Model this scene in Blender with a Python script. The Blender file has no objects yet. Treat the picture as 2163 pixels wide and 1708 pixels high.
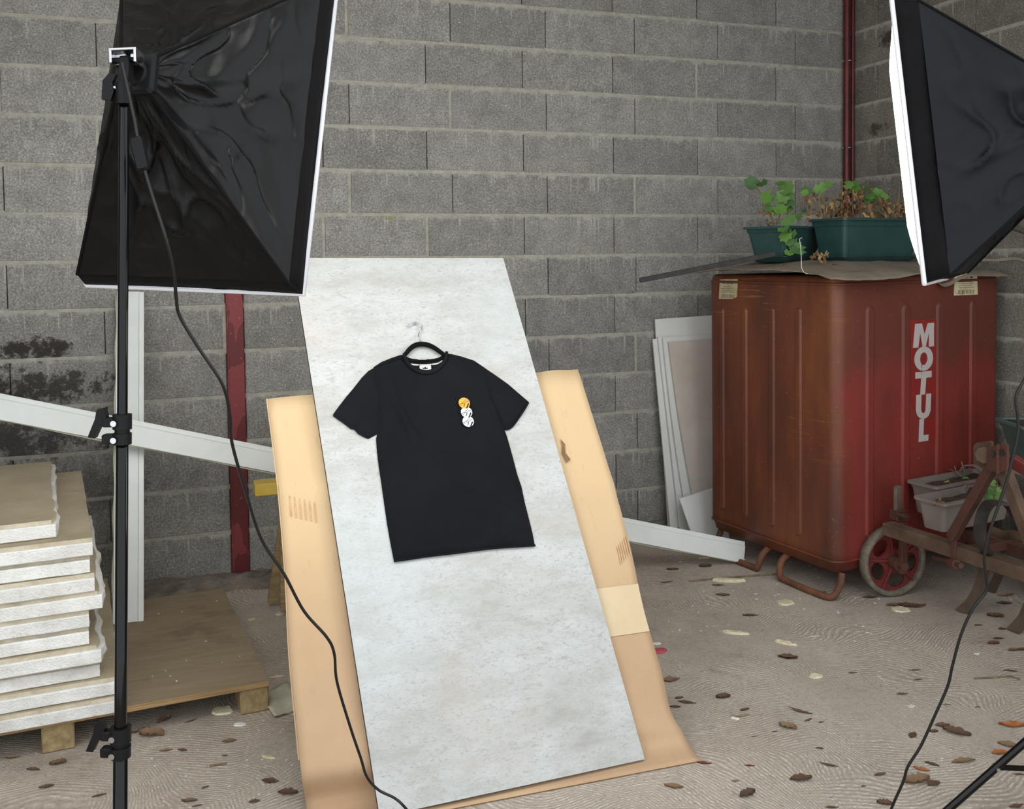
import bpy, math, random
import numpy as np
from mathutils import Vector, Matrix, noise
from mathutils.geometry import delaunay_2d_cdt

random.seed(7)
SC = bpy.context.scene
COL = SC.collection

# ------------------------------------------------------------------ camera
F_PX, IW, IH, PPX, PPY = 2000.0, 2163, 1708, 1081.5, 625.56
CAM = np.array([0.0, -4.4832, 1.4643])
FW = np.array([0.336766, 0.940672, -0.041388])
YAW, PITCH, ROLL = -0.34380, 0.04140, -0.01280
FW = np.array([-math.sin(YAW)*math.cos(PITCH), math.cos(YAW)*math.cos(PITCH), -math.sin(PITCH)])
_r0 = np.array([math.cos(YAW), math.sin(YAW), 0.0]); _u0 = np.cross(_r0, FW)
RT = math.cos(ROLL)*_r0 + math.sin(ROLL)*_u0
UP = -math.sin(ROLL)*_r0 + math.cos(ROLL)*_u0
cam_data = bpy.data.cameras.new('camera')
cam = bpy.data.objects.new('camera', cam_data); COL.objects.link(cam)
cam.matrix_world = Matrix(((RT[0], UP[0], -FW[0], CAM[0]), (RT[1], UP[1], -FW[1], CAM[1]), (RT[2], UP[2], -FW[2], CAM[2]), (0, 0, 0, 1)))
cam_data.sensor_width = 36.0; cam_data.sensor_fit = 'HORIZONTAL'
cam_data.lens = F_PX/IW*36.0
cam_data.shift_y = (PPY - IH/2)/IW
cam_data.clip_start = 0.02
SC.camera = cam

# ------------------------------------------------------------------ world (daylight from the open garage front) and exposure
world = bpy.data.worlds.new('world'); SC.world = world; world.use_nodes = True
bg = world.node_tree.nodes['Background']
bg.inputs['Color'].default_value = (0.93, 0.97, 1.0, 1)
bg.inputs['Strength'].default_value = 1.75
SOFT_L, SOFT_R = 10.0, 9.5          # radiance of the two softbox diffusers
SC.view_settings.view_transform = 'Standard'
SC.view_settings.look = 'None'
SC.view_settings.exposure = 0.0
SC.view_settings.gamma = 1.0
SC.view_settings.use_curve_mapping = False

# ------------------------------------------------------------------ places: where the line of sight through a picture point meets a real plane
def ray(x, y): return FW + RT*(x-PPX)/F_PX - UP*(y-PPY)/F_PX
def on_z(x, y, z=0.0): d = ray(x, y); return CAM + d*((z-CAM[2])/d[2])
def on_y(x, y, Y): d = ray(x, y); return CAM + d*((Y-CAM[1])/d[1])
def on_x(x, y, X): d = ray(x, y); return CAM + d*((X-CAM[0])/d[0])
def at_depth(x, y, t): return CAM + ray(x, y)*t
def on_plane(x, y, p0, n): d = ray(x, y); return CAM + d*(np.dot(n, np.array(p0)-CAM)/np.dot(n, d))
def unit(v): v = np.array(v, float); return v/np.linalg.norm(v)

# ------------------------------------------------------------------ materials
def srgb(c):
    if isinstance(c, str):
        c = [int(c[i:i+2], 16)/255 for i in (0, 2, 4)]
    return tuple(((v/12.92) if v <= .04045 else ((v+.055)/1.055)**2.4) for v in c) + (1.0,)

class NT:
    def __init__(self, name):
        self.m = bpy.data.materials.new(name); self.m.use_nodes = True
        self.t = self.m.node_tree; self.n = self.t.nodes; self.l = self.t.links
        self.b = self.n['Principled BSDF']
        self.pos = self.n.new('ShaderNodeNewGeometry').outputs['Position']
    def new(self, typ, **kw):
        nd = self.n.new(typ)
        for k, v in kw.items(): setattr(nd, k, v)
        return nd
    def put(self, sock, v):
        if hasattr(v, 'is_linked') or isinstance(v, bpy.types.NodeSocket): self.l.new(v, sock)
        else: sock.default_value = v
    def noise(self, vec, scale, detail=6, rough=.6, dist=0, dim='3D'):
        nd = self.new('ShaderNodeTexNoise'); self.l.new(vec, nd.inputs['Vector'])
        nd.inputs['Scale'].default_value = scale; nd.inputs['Detail'].default_value = detail
        nd.inputs['Roughness'].default_value = rough; nd.inputs['Distortion'].default_value = dist
        return nd.outputs['Fac']
    def voro(self, vec, scale, out='Distance'):
        nd = self.new('ShaderNodeTexVoronoi'); self.l.new(vec, nd.inputs['Vector']); nd.inputs['Scale'].default_value = scale
        return nd.outputs[out]
    def ramp(self, fac, stops):
        nd = self.new('ShaderNodeValToRGB'); self.l.new(fac, nd.inputs['Fac']); cr = nd.color_ramp
        while len(cr.elements) < len(stops): cr.elements.new(.5)
        for e, (p, c) in zip(cr.elements, stops): e.position = p; e.color = c if len(c) == 4 else tuple(c)+(1,)
        return nd.outputs['Color']
    def step(self, fac, a, b):
        nd = self.new('ShaderNodeMapRange'); nd.interpolation_type = 'SMOOTHSTEP'; self.l.new(fac, nd.inputs['Value'])
        nd.inputs['From Min'].default_value = a; nd.inputs['From Max'].default_value = b
        return nd.outputs['Result']
    def mth(self, op, a, b=0.0, c=0.0):
        nd = self.new('ShaderNodeMath', operation=op); self.put(nd.inputs[0], a); self.put(nd.inputs[1], b); self.put(nd.inputs[2], c)
        return nd.outputs[0]
    def mix(self, fac, a, b, mode='MIX'):
        nd = self.new('ShaderNodeMix', data_type='RGBA', blend_type=mode)
        self.put(nd.inputs[0], fac); self.put(nd.inputs[6], a); self.put(nd.inputs[7], b)
        return nd.outputs[2]
    def mapping(self, vec, scale=(1, 1, 1), rot=(0, 0, 0), loc=(0, 0, 0)):
        nd = self.new('ShaderNodeMapping'); self.l.new(vec, nd.inputs['Vector'])
        nd.inputs['Scale'].default_value = scale; nd.inputs['Rotation'].default_value = rot; nd.inputs['Location'].default_value = loc
        return nd.outputs['Vector']
    def sep(self, vec):
        nd = self.new('ShaderNodeSeparateXYZ'); self.l.new(vec, nd.inputs[0]); return nd.outputs
    def objco(self): return self.new('ShaderNodeTexCoord').outputs['Object']
    def rnd(self): return self.new('ShaderNodeObjectInfo').outputs['Random']
    def color(self, c): self.put(self.b.inputs['Base Color'], c)
    def bump(self, h, strength=.3, dist=.01):
        nd = self.new('ShaderNodeBump'); self.l.new(h, nd.inputs['Height'])
        nd.inputs['Strength'].default_value = strength; nd.inputs['Distance'].default_value = dist
        self.l.new(nd.outputs[0], self.b.inputs['Normal'])
    def fin(self, rough=.7, metal=0, spec=.5):
        self.put(self.b.inputs['Roughness'], rough); self.put(self.b.inputs['Metallic'], metal)
        self.b.inputs['Specular IOR Level'].default_value = spec
        return self.m
    def blob(self, cx, cz, rx, rz, axis=0):
        """soft mask for stain and painted shade around a wall point (axis 0: X-Z wall, axis 1: Y-Z wall)"""
        s = self.sep(self.pos)
        a = self.mth('DIVIDE', self.mth('SUBTRACT', s[axis], cx), rx)
        b = self.mth('DIVIDE', self.mth('SUBTRACT', s[2], cz), rz)
        d = self.mth('ADD', self.mth('MULTIPLY', a, a), self.mth('MULTIPLY', b, b))
        return self.mth('SUBTRACT', 1.0, d)

def simple(name, c1, c2=None, scale=6, rough=.7, metal=0, spec=.5, bump=0, bscale=120, lo=.35, hi=.65, stretch=(1, 1, 1), rand=0, bdist=.004):
    t = NT(name); v = t.mapping(t.pos, stretch)
    c = srgb(c1)
    if c2 is not None:
        c = t.ramp(t.noise(v, scale, 8, .65), [(lo, srgb(c1)), (hi, srgb(c2))])
    if rand:
        hs = t.new('ShaderNodeHueSaturation'); t.put(hs.inputs['Color'], c)
        t.put(hs.inputs['Value'], t.mth('MULTIPLY_ADD', t.rnd(), rand*2, 1-rand)); c = hs.outputs[0]
    t.color(c)
    if bump: t.bump(t.noise(v, bscale, 5, .6), bump, bdist)
    return t.fin(rough, metal, spec)

# ---- concrete blocks: grain, pale specks, mortar smear and lime runs from the joint above
def block_material(name, axis, base_lo, base_hi, stains_shade):
    t = NT(name); P = t.pos; oc = t.sep(t.objco()); s = t.sep(P)
    g = t.noise(P, 9, 8, .7); fine = t.noise(P, 120, 5, .8)
    c = t.ramp(g, [(.3, srgb(base_lo)), (.7, srgb(base_hi))])
    c = t.mix(t.step(fine, .40, .64), t.mix(1.0, c, (.50, .50, .50, 1), 'MULTIPLY'), c)
    rv = t.rnd(); hs = t.new('ShaderNodeHueSaturation'); t.put(hs.inputs['Color'], c)
    t.put(hs.inputs['Value'], t.mth('MULTIPLY_ADD', rv, .26, .87)); c = hs.outputs[0]
    # coarse aggregate specks
    vd = t.voro(P, 75); sp = t.mth('MULTIPLY', t.step(vd, .23, .12), t.step(t.noise(P, 40, 2), .52, .62))
    c = t.mix(t.mth('MULTIPLY', sp, .75), c, srgb('e0dfd8'))
    vd2 = t.voro(t.mapping(P, loc=(3, 5, 7)), 110); pit = t.mth('MULTIPLY', t.step(vd2, .26, .12), t.step(t.noise(P, 33, 2), .5, .6))
    c = t.mix(t.mth('MULTIPLY', pit, .6), c, srgb('3c3b39'))
    # smear of pale mortar along the upper edge, with runs
    edge = t.noise(t.mapping(P, (6, 6, 1.2)), 1.8, 8, .75)
    lim = t.mth('MULTIPLY_ADD', edge, -.15, .168)
    smear = t.step(t.mth('SUBTRACT', oc[2], lim), -.012, .012)
    runs = t.noise(t.mapping(P, (26, 26, .5)), 1.7, 3, .55)
    run = t.mth('MULTIPLY', t.step(runs, .57, .68), t.step(t.mth('SUBTRACT', oc[2], t.mth('MULTIPLY_ADD', t.noise(P, 6, 3), -.2, .14)), -.03, .03))
    m = t.mth('MULTIPLY', t.mth('MAXIMUM', smear, run), t.mth('MULTIPLY_ADD', t.noise(P, 60, 4), .7, .22))
    c = t.mix(m, c, srgb('bfbdb2'))
    low = t.step(t.mth('ADD', oc[2], t.mth('MULTIPLY', t.noise(P, 14, 4), .03)), -.078, -.092)
    c = t.mix(t.mth('MULTIPLY', low, .3), c, srgb('b5b2a6'))
    for (cx, cz, rx, rz, col, st, sc) in stains_shade:
        mk = t.mth('ADD', t.blob(cx, cz, rx, rz, axis), t.mth('MULTIPLY_ADD', t.noise(P, sc, 8, .75), 5.0, -2.7))
        c = t.mix(t.mth('MULTIPLY', t.step(mk, .1, .7), st), c, srgb(col))
    t.color(c)
    t.bump(t.mth('ADD', fine, t.mth('MULTIPLY', t.noise(P, 45, 5, .7), .8)), .55, .006)
    return t.fin(.93, 0, .25)

M = {}
M['block_back'] = block_material('concrete block grey', 0, '97948f', 'bbb8b2', [
    (-.56, 1.10, .20, .07, '2b2422', .9, 16), (-.52, .93, .34, .09, '2e2a27', .85, 18), (-.75, .72, .60, .14, '3a3734', .8, 13),  # low left blobs hold stain and shade together, painted into the colour
    (-.9, .95, .30, .3, '2e2a27', .8, 14), (.985, 1.665, .09, .022, '8a9440', .6, 14), (-.5, .45, .45, .18, '4a4744', .6, 9)])
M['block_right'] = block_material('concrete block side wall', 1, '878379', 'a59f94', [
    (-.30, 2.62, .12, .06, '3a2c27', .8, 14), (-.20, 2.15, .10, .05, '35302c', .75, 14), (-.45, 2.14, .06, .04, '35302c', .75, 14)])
t = NT('mortar'); t.color(t.ramp(t.noise(t.pos, 22, 8, .7), [(.3, srgb('96938a')), (.65, srgb('bab7ab'))])); t.bump(t.noise(t.pos, 60, 6, .7), .7, .01); M['mortar'] = t.fin(.95, 0, .2)

# ---- floor: trowelled swirls
t = NT('concrete floor'); P = t.pos
big = t.noise(P, 1.1, 4, .5)
warp = t.new('ShaderNodeTexNoise'); t.l.new(P, warp.inputs['Vector']); warp.inputs['Scale'].default_value = 1.5; warp.inputs['Detail'].default_value = 1.5
wv = t.new('ShaderNodeVectorMath', operation='MULTIPLY_ADD'); t.l.new(warp.outputs['Color'], wv.inputs[0]); wv.inputs[1].default_value = (.7, .7, 0); t.l.new(P, wv.inputs[2])
def wave(scale, rot, dist, loc=(0, 0, 0)):
    w = t.new('ShaderNodeTexWave', wave_type='BANDS', bands_direction='Y', wave_profile='SIN')
    t.l.new(t.mapping(wv.outputs[0], rot=(0, 0, rot), loc=loc), w.inputs['Vector'])
    w.inputs['Scale'].default_value = scale; w.inputs['Distortion'].default_value = dist; w.inputs['Detail'].default_value = 3; w.inputs['Detail Scale'].default_value = 1.6
    return w.outputs['Fac']
w1 = wave(25, .1, 3.0); w2 = wave(28, 1.1, 3.5, (3, 2, 0))
rid = t.mix(t.step(t.noise(P, 1.7, 2), .44, .56), w1, w2)
brk = t.step(t.noise(P, 48, 5, .8), .42, .62)
ridge = t.mth('MULTIPLY', t.step(rid, .5, .95), brk)
c = t.ramp(t.noise(P, 4, 10, .75), [(.3, srgb('95897c')), (.7, srgb('bcb1a4'))])
c = t.mix(t.mth('MULTIPLY', t.step(big, .40, .62), .4), c, srgb('bdb3a6'))
c = t.mix(t.mth('MULTIPLY', ridge, t.mth('MULTIPLY_ADD', big, 1.15, -.05)), c, srgb('ece5d9'))
c = t.mix(t.mth('MULTIPLY', t.mth('MULTIPLY', t.step(rid, .4, .05), brk), .35), c, srgb('6a5e54'))
c = t.mix(t.mth('MULTIPLY', t.step(t.noise(P, 75, 4, .75), .56, .68), .5), c, srgb('5b5047'))
c = t.mix(t.mth('MULTIPLY', t.step(t.noise(P, 7, 8, .7), .56, .7), .35), c, srgb('6f6359'))
dust = t.mth('MULTIPLY', t.step(t.voro(P, 42), .17, .09), t.step(t.noise(P, 4.5, 3), .55, .65))
c = t.mix(dust, c, srgb('ded8c8'))
t.color(c)
t.bump(t.mth('ADD', t.mth('MULTIPLY', rid, .5), t.mth('ADD', t.noise(P, 130, 4, .7), t.mth('MULTIPLY', t.noise(P, 18, 5), .8))), .45, .005)
M['floor'] = t.fin(.88, 0, .3)

M['unseen_ceiling'] = simple('ceiling boards', 'a5a19a', 'b8b4ac', 3, .9)
M['footing'] = simple('rough footing', '6a6159', '938a7e', 12, .95, bump=.9, bscale=40, bdist=.02)
# red oxide paint with peeled patches
t = NT('red oxide paint'); P = t.pos
pl = t.noise(t.mapping(P, (1, 1, .35)), 9, 3, .4)
c = t.mix(t.step(pl, .52, .535), srgb('6a2428'), srgb('8d3a3e')); c = t.mix(t.mth('MULTIPLY', t.noise(P, 50, 6, .7), .5), c, srgb('54201f'))
c = t.mix(t.step(t.noise(P, 70, 4), .66, .7), c, srgb('a06a60'))
t.color(c); t.bump(t.step(pl, .52, .535), .6, .002); M['red_post'] = t.fin(.6)
M['red_pipe'] = simple('dark red pipe paint', '4c1517', '6b2220', 14, .42, spec=.5)
M['pvc'] = simple('white plastic profile', 'd6dad5', 'e4e7e4', 3, .42, spec=.45)
M['pvc_inner'] = simple('profile raw edge', 'a9a692', 'c4c0ab', 12, .7)
t = NT('plywood'); P = t.pos
gr = t.noise(t.mapping(P, (2, 16, 16), rot=(0, 0, -.1)), 2.2, 6, .6, .8)
c = t.ramp(gr, [(.25, srgb('85765f')), (.75, srgb('9b8b73'))]); c = t.mix(t.mth('MULTIPLY', t.step(t.noise(P, 4, 6, .7), .52, .7), .45), c, srgb('5d5348'))
t.color(c); t.bump(gr, .15, .002); M['plywood'] = t.fin(.8, 0, .3)
M['ply_edge'] = simple('plywood edge', '8a6d48', 'b9996c', 3, .85, stretch=(2, 2, 90), bump=.4)
M['timber'] = simple('raw timber', '8f7a55', 'b59f77', 5, .85, stretch=(3, 3, 14), bump=.4, bscale=40)
M['chipblock'] = simple('pressed wood block', '7c6848', 'a8946c', 30, .9, bump=.9, bscale=70)
M['yellow'] = simple('yellow paint', 'b8952f', 'd0b255', 6, .6)
t = NT('polystyrene foam'); P = t.pos
cell = t.voro(P, 160)
c = t.ramp(t.noise(P, 7, 6, .7), [(.3, srgb('cfcdc7')), (.6, srgb('f0efec'))])
hs = t.new('ShaderNodeHueSaturation'); t.put(hs.inputs['Color'], c); t.put(hs.inputs['Value'], t.mth('MULTIPLY_ADD', t.rnd(), .16, .86)); c = hs.outputs[0]
c = t.mix(t.mth('MULTIPLY', t.step(t.noise(P, 30, 6, .7), .58, .75), .5), c, srgb('9d9383')); t.color(c)
t.bump(t.mth('ADD', cell, t.noise(P, 60, 4, .7)), .4, .004); M['foam'] = t.fin(.9, 0, .25)
t = NT('plasterboard paper'); P = t.pos
c = t.ramp(t.noise(P, 4, 8, .65), [(.3, srgb('998c74')), (.7, srgb('b3a68c'))])
scr = t.mth('MULTIPLY', t.step(t.noise(t.mapping(P, (1.2, 14, 1), rot=(0, 0, .15)), 3, 4, .6), .66, .69), t.step(t.noise(P, 3.5, 2), .5, .6))
c = t.mix(scr, c, srgb('d9d3c4')); c = t.mix(t.step(t.noise(P, 90, 2), .74, .78), c, srgb('5b5040')); t.color(c); M['paper'] = t.fin(.85, 0, .3)
M['plaster_edge'] = simple('plaster core edge', 'b3a78f', 'd2c9b4', 20, .9, bump=.5)
t = NT('mottled backdrop panel'); P = t.pos
a = t.noise(t.mapping(P, (2.2, 5.5, 5.5)), 2.0, 10, .72); b2 = t.noise(t.mapping(P, (26, 60, 60)), 1.6, 6, .75, 1.5)
c = t.ramp(a, [(.26, srgb('a09c96')), (.44, srgb('b3b4b1')), (.62, srgb('c0c3c3'))])
c = t.mix(t.mth('MULTIPLY', t.step(b2, .50, .66), t.mth('MULTIPLY', t.step(a, .30, .5), .7)), c, srgb('989690'))
c = t.mix(t.mth('MULTIPLY', t.step(t.noise(P, 2.6, 5, .6), .56, .7), .35), c, srgb('b9aba0'))
c = t.mix(t.mth('MULTIPLY', t.step(t.noise(t.mapping(P, loc=(4, 1, 2)), 1.9, 4, .6), .5, .7), .4), c, srgb('c6d0d1'))
c = t.mix(t.mth('MULTIPLY', t.step(t.noise(t.mapping(P, (60, 140, 140)), 1.2, 3, .6, 2), .58, .68), .35), c, srgb('8a8882'))
t.color(c); M['panel'] = t.fin(.62, 0, .35)
M['panel_edge'] = simple('dark panel edge', '3a302d', '4d413c', 10, .7)
t = NT('cardboard'); P = t.pos
c = t.ramp(t.noise(P, 2.5, 6, .55), [(.3, srgb('b39475')), (.7, srgb('c5a786'))])
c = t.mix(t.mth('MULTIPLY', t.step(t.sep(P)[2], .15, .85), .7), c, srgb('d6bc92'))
c = t.mix(t.mth('MULTIPLY', t.step(t.noise(t.mapping(P, (40, 10, 10)), 1.5, 5, .7), .58, .75), .22), c, srgb('7d6044'))
t.color(c); t.bump(t.noise(t.mapping(P, (60, 6, 6)), 1.5, 4, .6), .12, .003); M['cardboard'] = t.fin(.8, 0, .3)
M['card_edge'] = simple('cardboard edge', '6d5336', '8d6f4a', 50, .9)
M['tape'] = simple('clear parcel tape', 'c9b491', 'd3bf9b', 5, .45, spec=.4)
M['card_print'] = simple('faded brown print', 'b88f66', 'cfae84', 30, .8)
M['shirt'] = simple('black jersey', '101115', '16171b', 5, .92, spec=.18, bump=.25, bscale=420, bdist=.002)
M['rib'] = simple('black rib knit', '131417', '1a1b1f', 5, .95, spec=.15, bump=.3, bscale=300, bdist=.002)
M['hanger'] = simple('black velvet hanger', '08080a', rough=.9, spec=.2)
M['chrome'] = simple('chrome steel', 'c6c7c9', rough=.18, metal=1.0)
M['white_cloth'] = simple('white woven label', 'dcdcd8', rough=.85)
M['white_print'] = simple('white print', 'cfd0d2', rough=.7)
M['yellow_print'] = simple('yellow print', 'dca93a', rough=.7)
M['black_print'] = simple('black print', '101012', rough=.7)
M['pink_print'] = simple('pink print', 'd9808a', rough=.7)
def nylon(name, c1, c2, rough, spec):
    t = NT(name); P = t.pos
    t.color(t.ramp(t.noise(P, 5, 4), [(.3, srgb(c1)), (.7, srgb(c2))]))
    t.bump(t.mth('ADD', t.noise(P, 8, 3, .5, .4), t.mth('MULTIPLY', t.noise(P, 500, 2), .03)), .25, .03)
    return t.fin(rough, 0, spec)
M['nylon'] = nylon('black softbox nylon', '060607', '0a0a0c', .36, .28)
M['nylon_blue'] = nylon('blue black softbox nylon', '0b0d13', '10131a', .5, .2)
M['webbing'] = simple('black softbox hem', '0c0c0d', '121113', 9, .8, spec=.15, bump=.2, bscale=300)
t = NT('glowing diffuser cloth left'); t.color((.8, .8, .8, 1)); t.b.inputs['Emission Color'].default_value = (1, .975, .93, 1); t.b.inputs['Emission Strength'].default_value = SOFT_L; M['diff_l'] = t.fin(.8)
t = NT('glowing diffuser cloth right'); t.color((.8, .8, .8, 1)); t.b.inputs['Emission Color'].default_value = (1, .985, .96, 1); t.b.inputs['Emission Strength'].default_value = SOFT_R; M['diff_r'] = t.fin(.8)
M['hem_white'] = simple('white diffuser hem', 'e6e6ea', rough=.7)
M['black_metal'] = simple('black anodised tube', '040406', rough=.14, metal=.0, spec=.32)
M['black_plastic'] = simple('black plastic', '0a0a0b', '0f0f11', 8, .5, spec=.25)
M['black_rubber'] = simple('black cable', '0c0c0d', rough=.38, spec=.5)

# ---- red drum tank: worn red paint, rust brown on its end face
TO = np.array([2.585, -1.25, 0.0]); TA = unit((.99, .139, 0)); TB = unit((-.139, .99, 0)); TW, TD, TZ = 1.06, .83, 1.372
t = NT('worn red tank paint'); P = t.pos
dt = t.new('ShaderNodeVectorMath', operation='DOT_PRODUCT'); sub = t.new('ShaderNodeVectorMath', operation='SUBTRACT'); t.l.new(P, sub.inputs[0]); sub.inputs[1].default_value = tuple(TO)
t.l.new(sub.outputs[0], dt.inputs[0]); dt.inputs[1].default_value = tuple(TA); lx = dt.outputs['Value']
n1 = t.noise(t.mapping(P, (3, 3, .9)), 1.5, 8, .65); n2 = t.noise(t.mapping(P, (14, 14, 1.4)), 1.3, 7, .7)
z = t.sep(P)[2]
rust = t.ramp(n1, [(.28, srgb('4c3024')), (.48, srgb('643624')), (.66, srgb('784427'))])
red = t.ramp(n1, [(.3, srgb('6b2c24')), (.5, srgb('7f302a')), (.7, srgb('8b332d'))])
isred = t.step(t.mth('ADD', lx, t.mth('MULTIPLY_ADD', t.noise(P, 5, 5), .16, -.08)), -.01, .10)
dark_up = t.mth('MULTIPLY', t.step(t.mth('ADD', z, t.mth('MULTIPLY_ADD', n1, .9, -.45)), .85, 1.05), .75)
c = t.mix(isred, rust, t.mix(dark_up, red, srgb('583126')))
c = t.mix(t.mth('MULTIPLY', t.step(n2, .55, .75), .5), c, srgb('54382b'))
c = t.mix(t.mth('MULTIPLY', t.step(t.noise(t.mapping(P, (2, 2, 45)), 2.2, 4, .6, .6), .55, .7), t.mth('MULTIPLY', t.mth('MULTIPLY', t.step(lx, .10, .0), t.step(z, .45, .85)), t.step(t.noise(P, 2.2, 3), .40, .55))), c, srgb('9a6238'))
c = t.mix(t.mth('MULTIPLY', t.step(t.noise(P, 70, 3, .7), .66, .72), .5), c, srgb('b07a5c'))
c = t.mix(t.mth('MULTIPLY', t.step(t.noise(P, 9, 8, .75), .60, .72), .55), c, srgb('4b342c'))
t.color(c); t.bump(t.noise(P, 60, 6, .7), .12, .004)
M['tank'] = t.fin(t.mth('MULTIPLY_ADD', n2, .3, .34), 0, .45)
M['tank_rust'] = simple('rusty sled tube', '5c3c2c', '86573a', 9, .8, bump=.4)
M['tank_patch'] = simple('bright red decal ground', '7d2420', '8c2722', 9, .5)
t = NT('worn white lettering'); P = t.pos; w = t.step(t.noise(t.mapping(P, (30, 30, 4)), 1.7, 6, .75), .60, .66)
t.color(t.mix(t.mth('MULTIPLY', w, .8), srgb('b9b0ac'), srgb('7a3a33'))); M['lettering'] = t.fin(.6)
M['sticker'] = simple('aged paper sticker', 'a89c76', 'cdc3a0', 20, .8)
M['sticker_ink'] = simple('faded sticker print', '4b453b', '6d6554', 30, .8)
M['tarp'] = simple('brown canvas sheet', '6b6053', '877b6b', 5, .9, bump=.4, bscale=35, bdist=.01)
M['lath'] = simple('dark weathered lath', '242322', '363330', 12, .8, stretch=(2, 2, 2))
M['bark'] = simple('grey brown branch', '4f473e', '6b6054', 14, .9)
M['pot_green'] = simple('dark green plastic pot', '1f3d3b', '2c4d4a', 5, .45, spec=.45, bump=.05)
M['pot_green_pale'] = simple('grey green plastic pot', '455f5c', '54706c', 5, .5)
M['pot_taupe'] = simple('taupe plastic trough', '756b65', '877d76', 6, .55)
M['soil'] = simple('dry potting soil', '2c231b', '4b3d2f', 40, .95, bump=.9)
t = NT('geranium leaf'); r_ = t.rnd(); c = t.ramp(r_, [(0, srgb('43672a')), (.5, srgb('5c8436')), (1, srgb('2c4f25'))]); t.color(c); t.b.inputs['Subsurface Weight'].default_value = 0; M['leaf_green'] = t.fin(.6)
t = NT('withered leaf'); r_ = t.rnd(); c = t.ramp(r_, [(0, srgb('846540')), (.5, srgb('65492f')), (1, srgb('a88a60'))]); t.color(c); M['leaf_dry'] = t.fin(.85)
M['stem'] = simple('plant stem', '6d5a34', '8a7a45', 20, .8)
t = NT('fallen leaf brown'); r_ = t.rnd(); c = t.ramp(r_, [(0, srgb('6f5340')), (.5, srgb('5d4636')), (1, srgb('957a5c'))]); c = t.mix(t.mth('MULTIPLY', t.noise(t.pos, 150, 3), .5), c, srgb('3c2c22')); t.color(c); M['fallen'] = t.fin(.85)
M['fallen_orange'] = simple('fallen leaf orange', '8f4f28', 'b5713c', 60, .75)
M['fallen_red'] = simple('fallen leaf red', '5b2a20', '7d3f2e', 60, .8)
M['chip'] = simple('yellowed foam crumb', 'c9c09c', 'e2dbc0', 40, .9, bump=.5)
M['chip_white'] = simple('white foam crumb', 'd9d7d0', 'eeedea', 40, .9)
M['scrap_red'] = simple('red scrap', 'a3434c', 'b95a60', 30, .7)
M['twig'] = simple('dry twig', '6b573f', '8f7a5c', 30, .9)
M['machine'] = simple('rusted red machine paint', '452b24', '5c382d', 9, .75, bump=.3, bscale=60, hi=.6)
M['machine_dusty'] = simple('dusty rusted steel', '4d3a2e', '6a5443', 10, .85, bump=.4, bscale=60)
M['wheel_red'] = simple('red wheel paint', '5e2320', '742a26', 10, .6)
M['wheel_tread'] = simple('dusty cast tread', '5f574c', '7d7466', 45, .9, bump=.6, bscale=90)
M['spring_steel'] = simple('dark spring steel', '2e2c2b', '4a4440', 12, .55, metal=.3)
M['tine'] = simple('brown tine steel', '4d3f35', '67574a', 12, .75)
M['board_white'] = simple('white laminate offcut', 'dedfdc', 'e8e9e6', 3, .5)
M['board_cream'] = simple('cream stained panel', 'c6bcb0', 'd8d0c6', 3, .7)

# ------------------------------------------------------------------ mesh helpers
WL = {}                                     # world origin of every object built here
def link(o, origin, parent=None):
    COL.objects.link(o); WL[o.name] = np.array(origin, float)
    if parent is not None:
        o.parent = parent; o.location = tuple(np.array(origin, float)-WL[parent.name])
    else: o.location = tuple(origin)
    return o
def tag(o, label=None, cat=None, group=None, kind=None):
    if label: o['label'] = label
    if cat: o['category'] = cat
    if group: o['group'] = group
    if kind: o['kind'] = kind
    return o
def thing(name, loc, label, cat, group=None):
    o = bpy.data.objects.new(name, None); o.empty_display_size = .1
    return tag(link(o, loc), label, cat, group)

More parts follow.
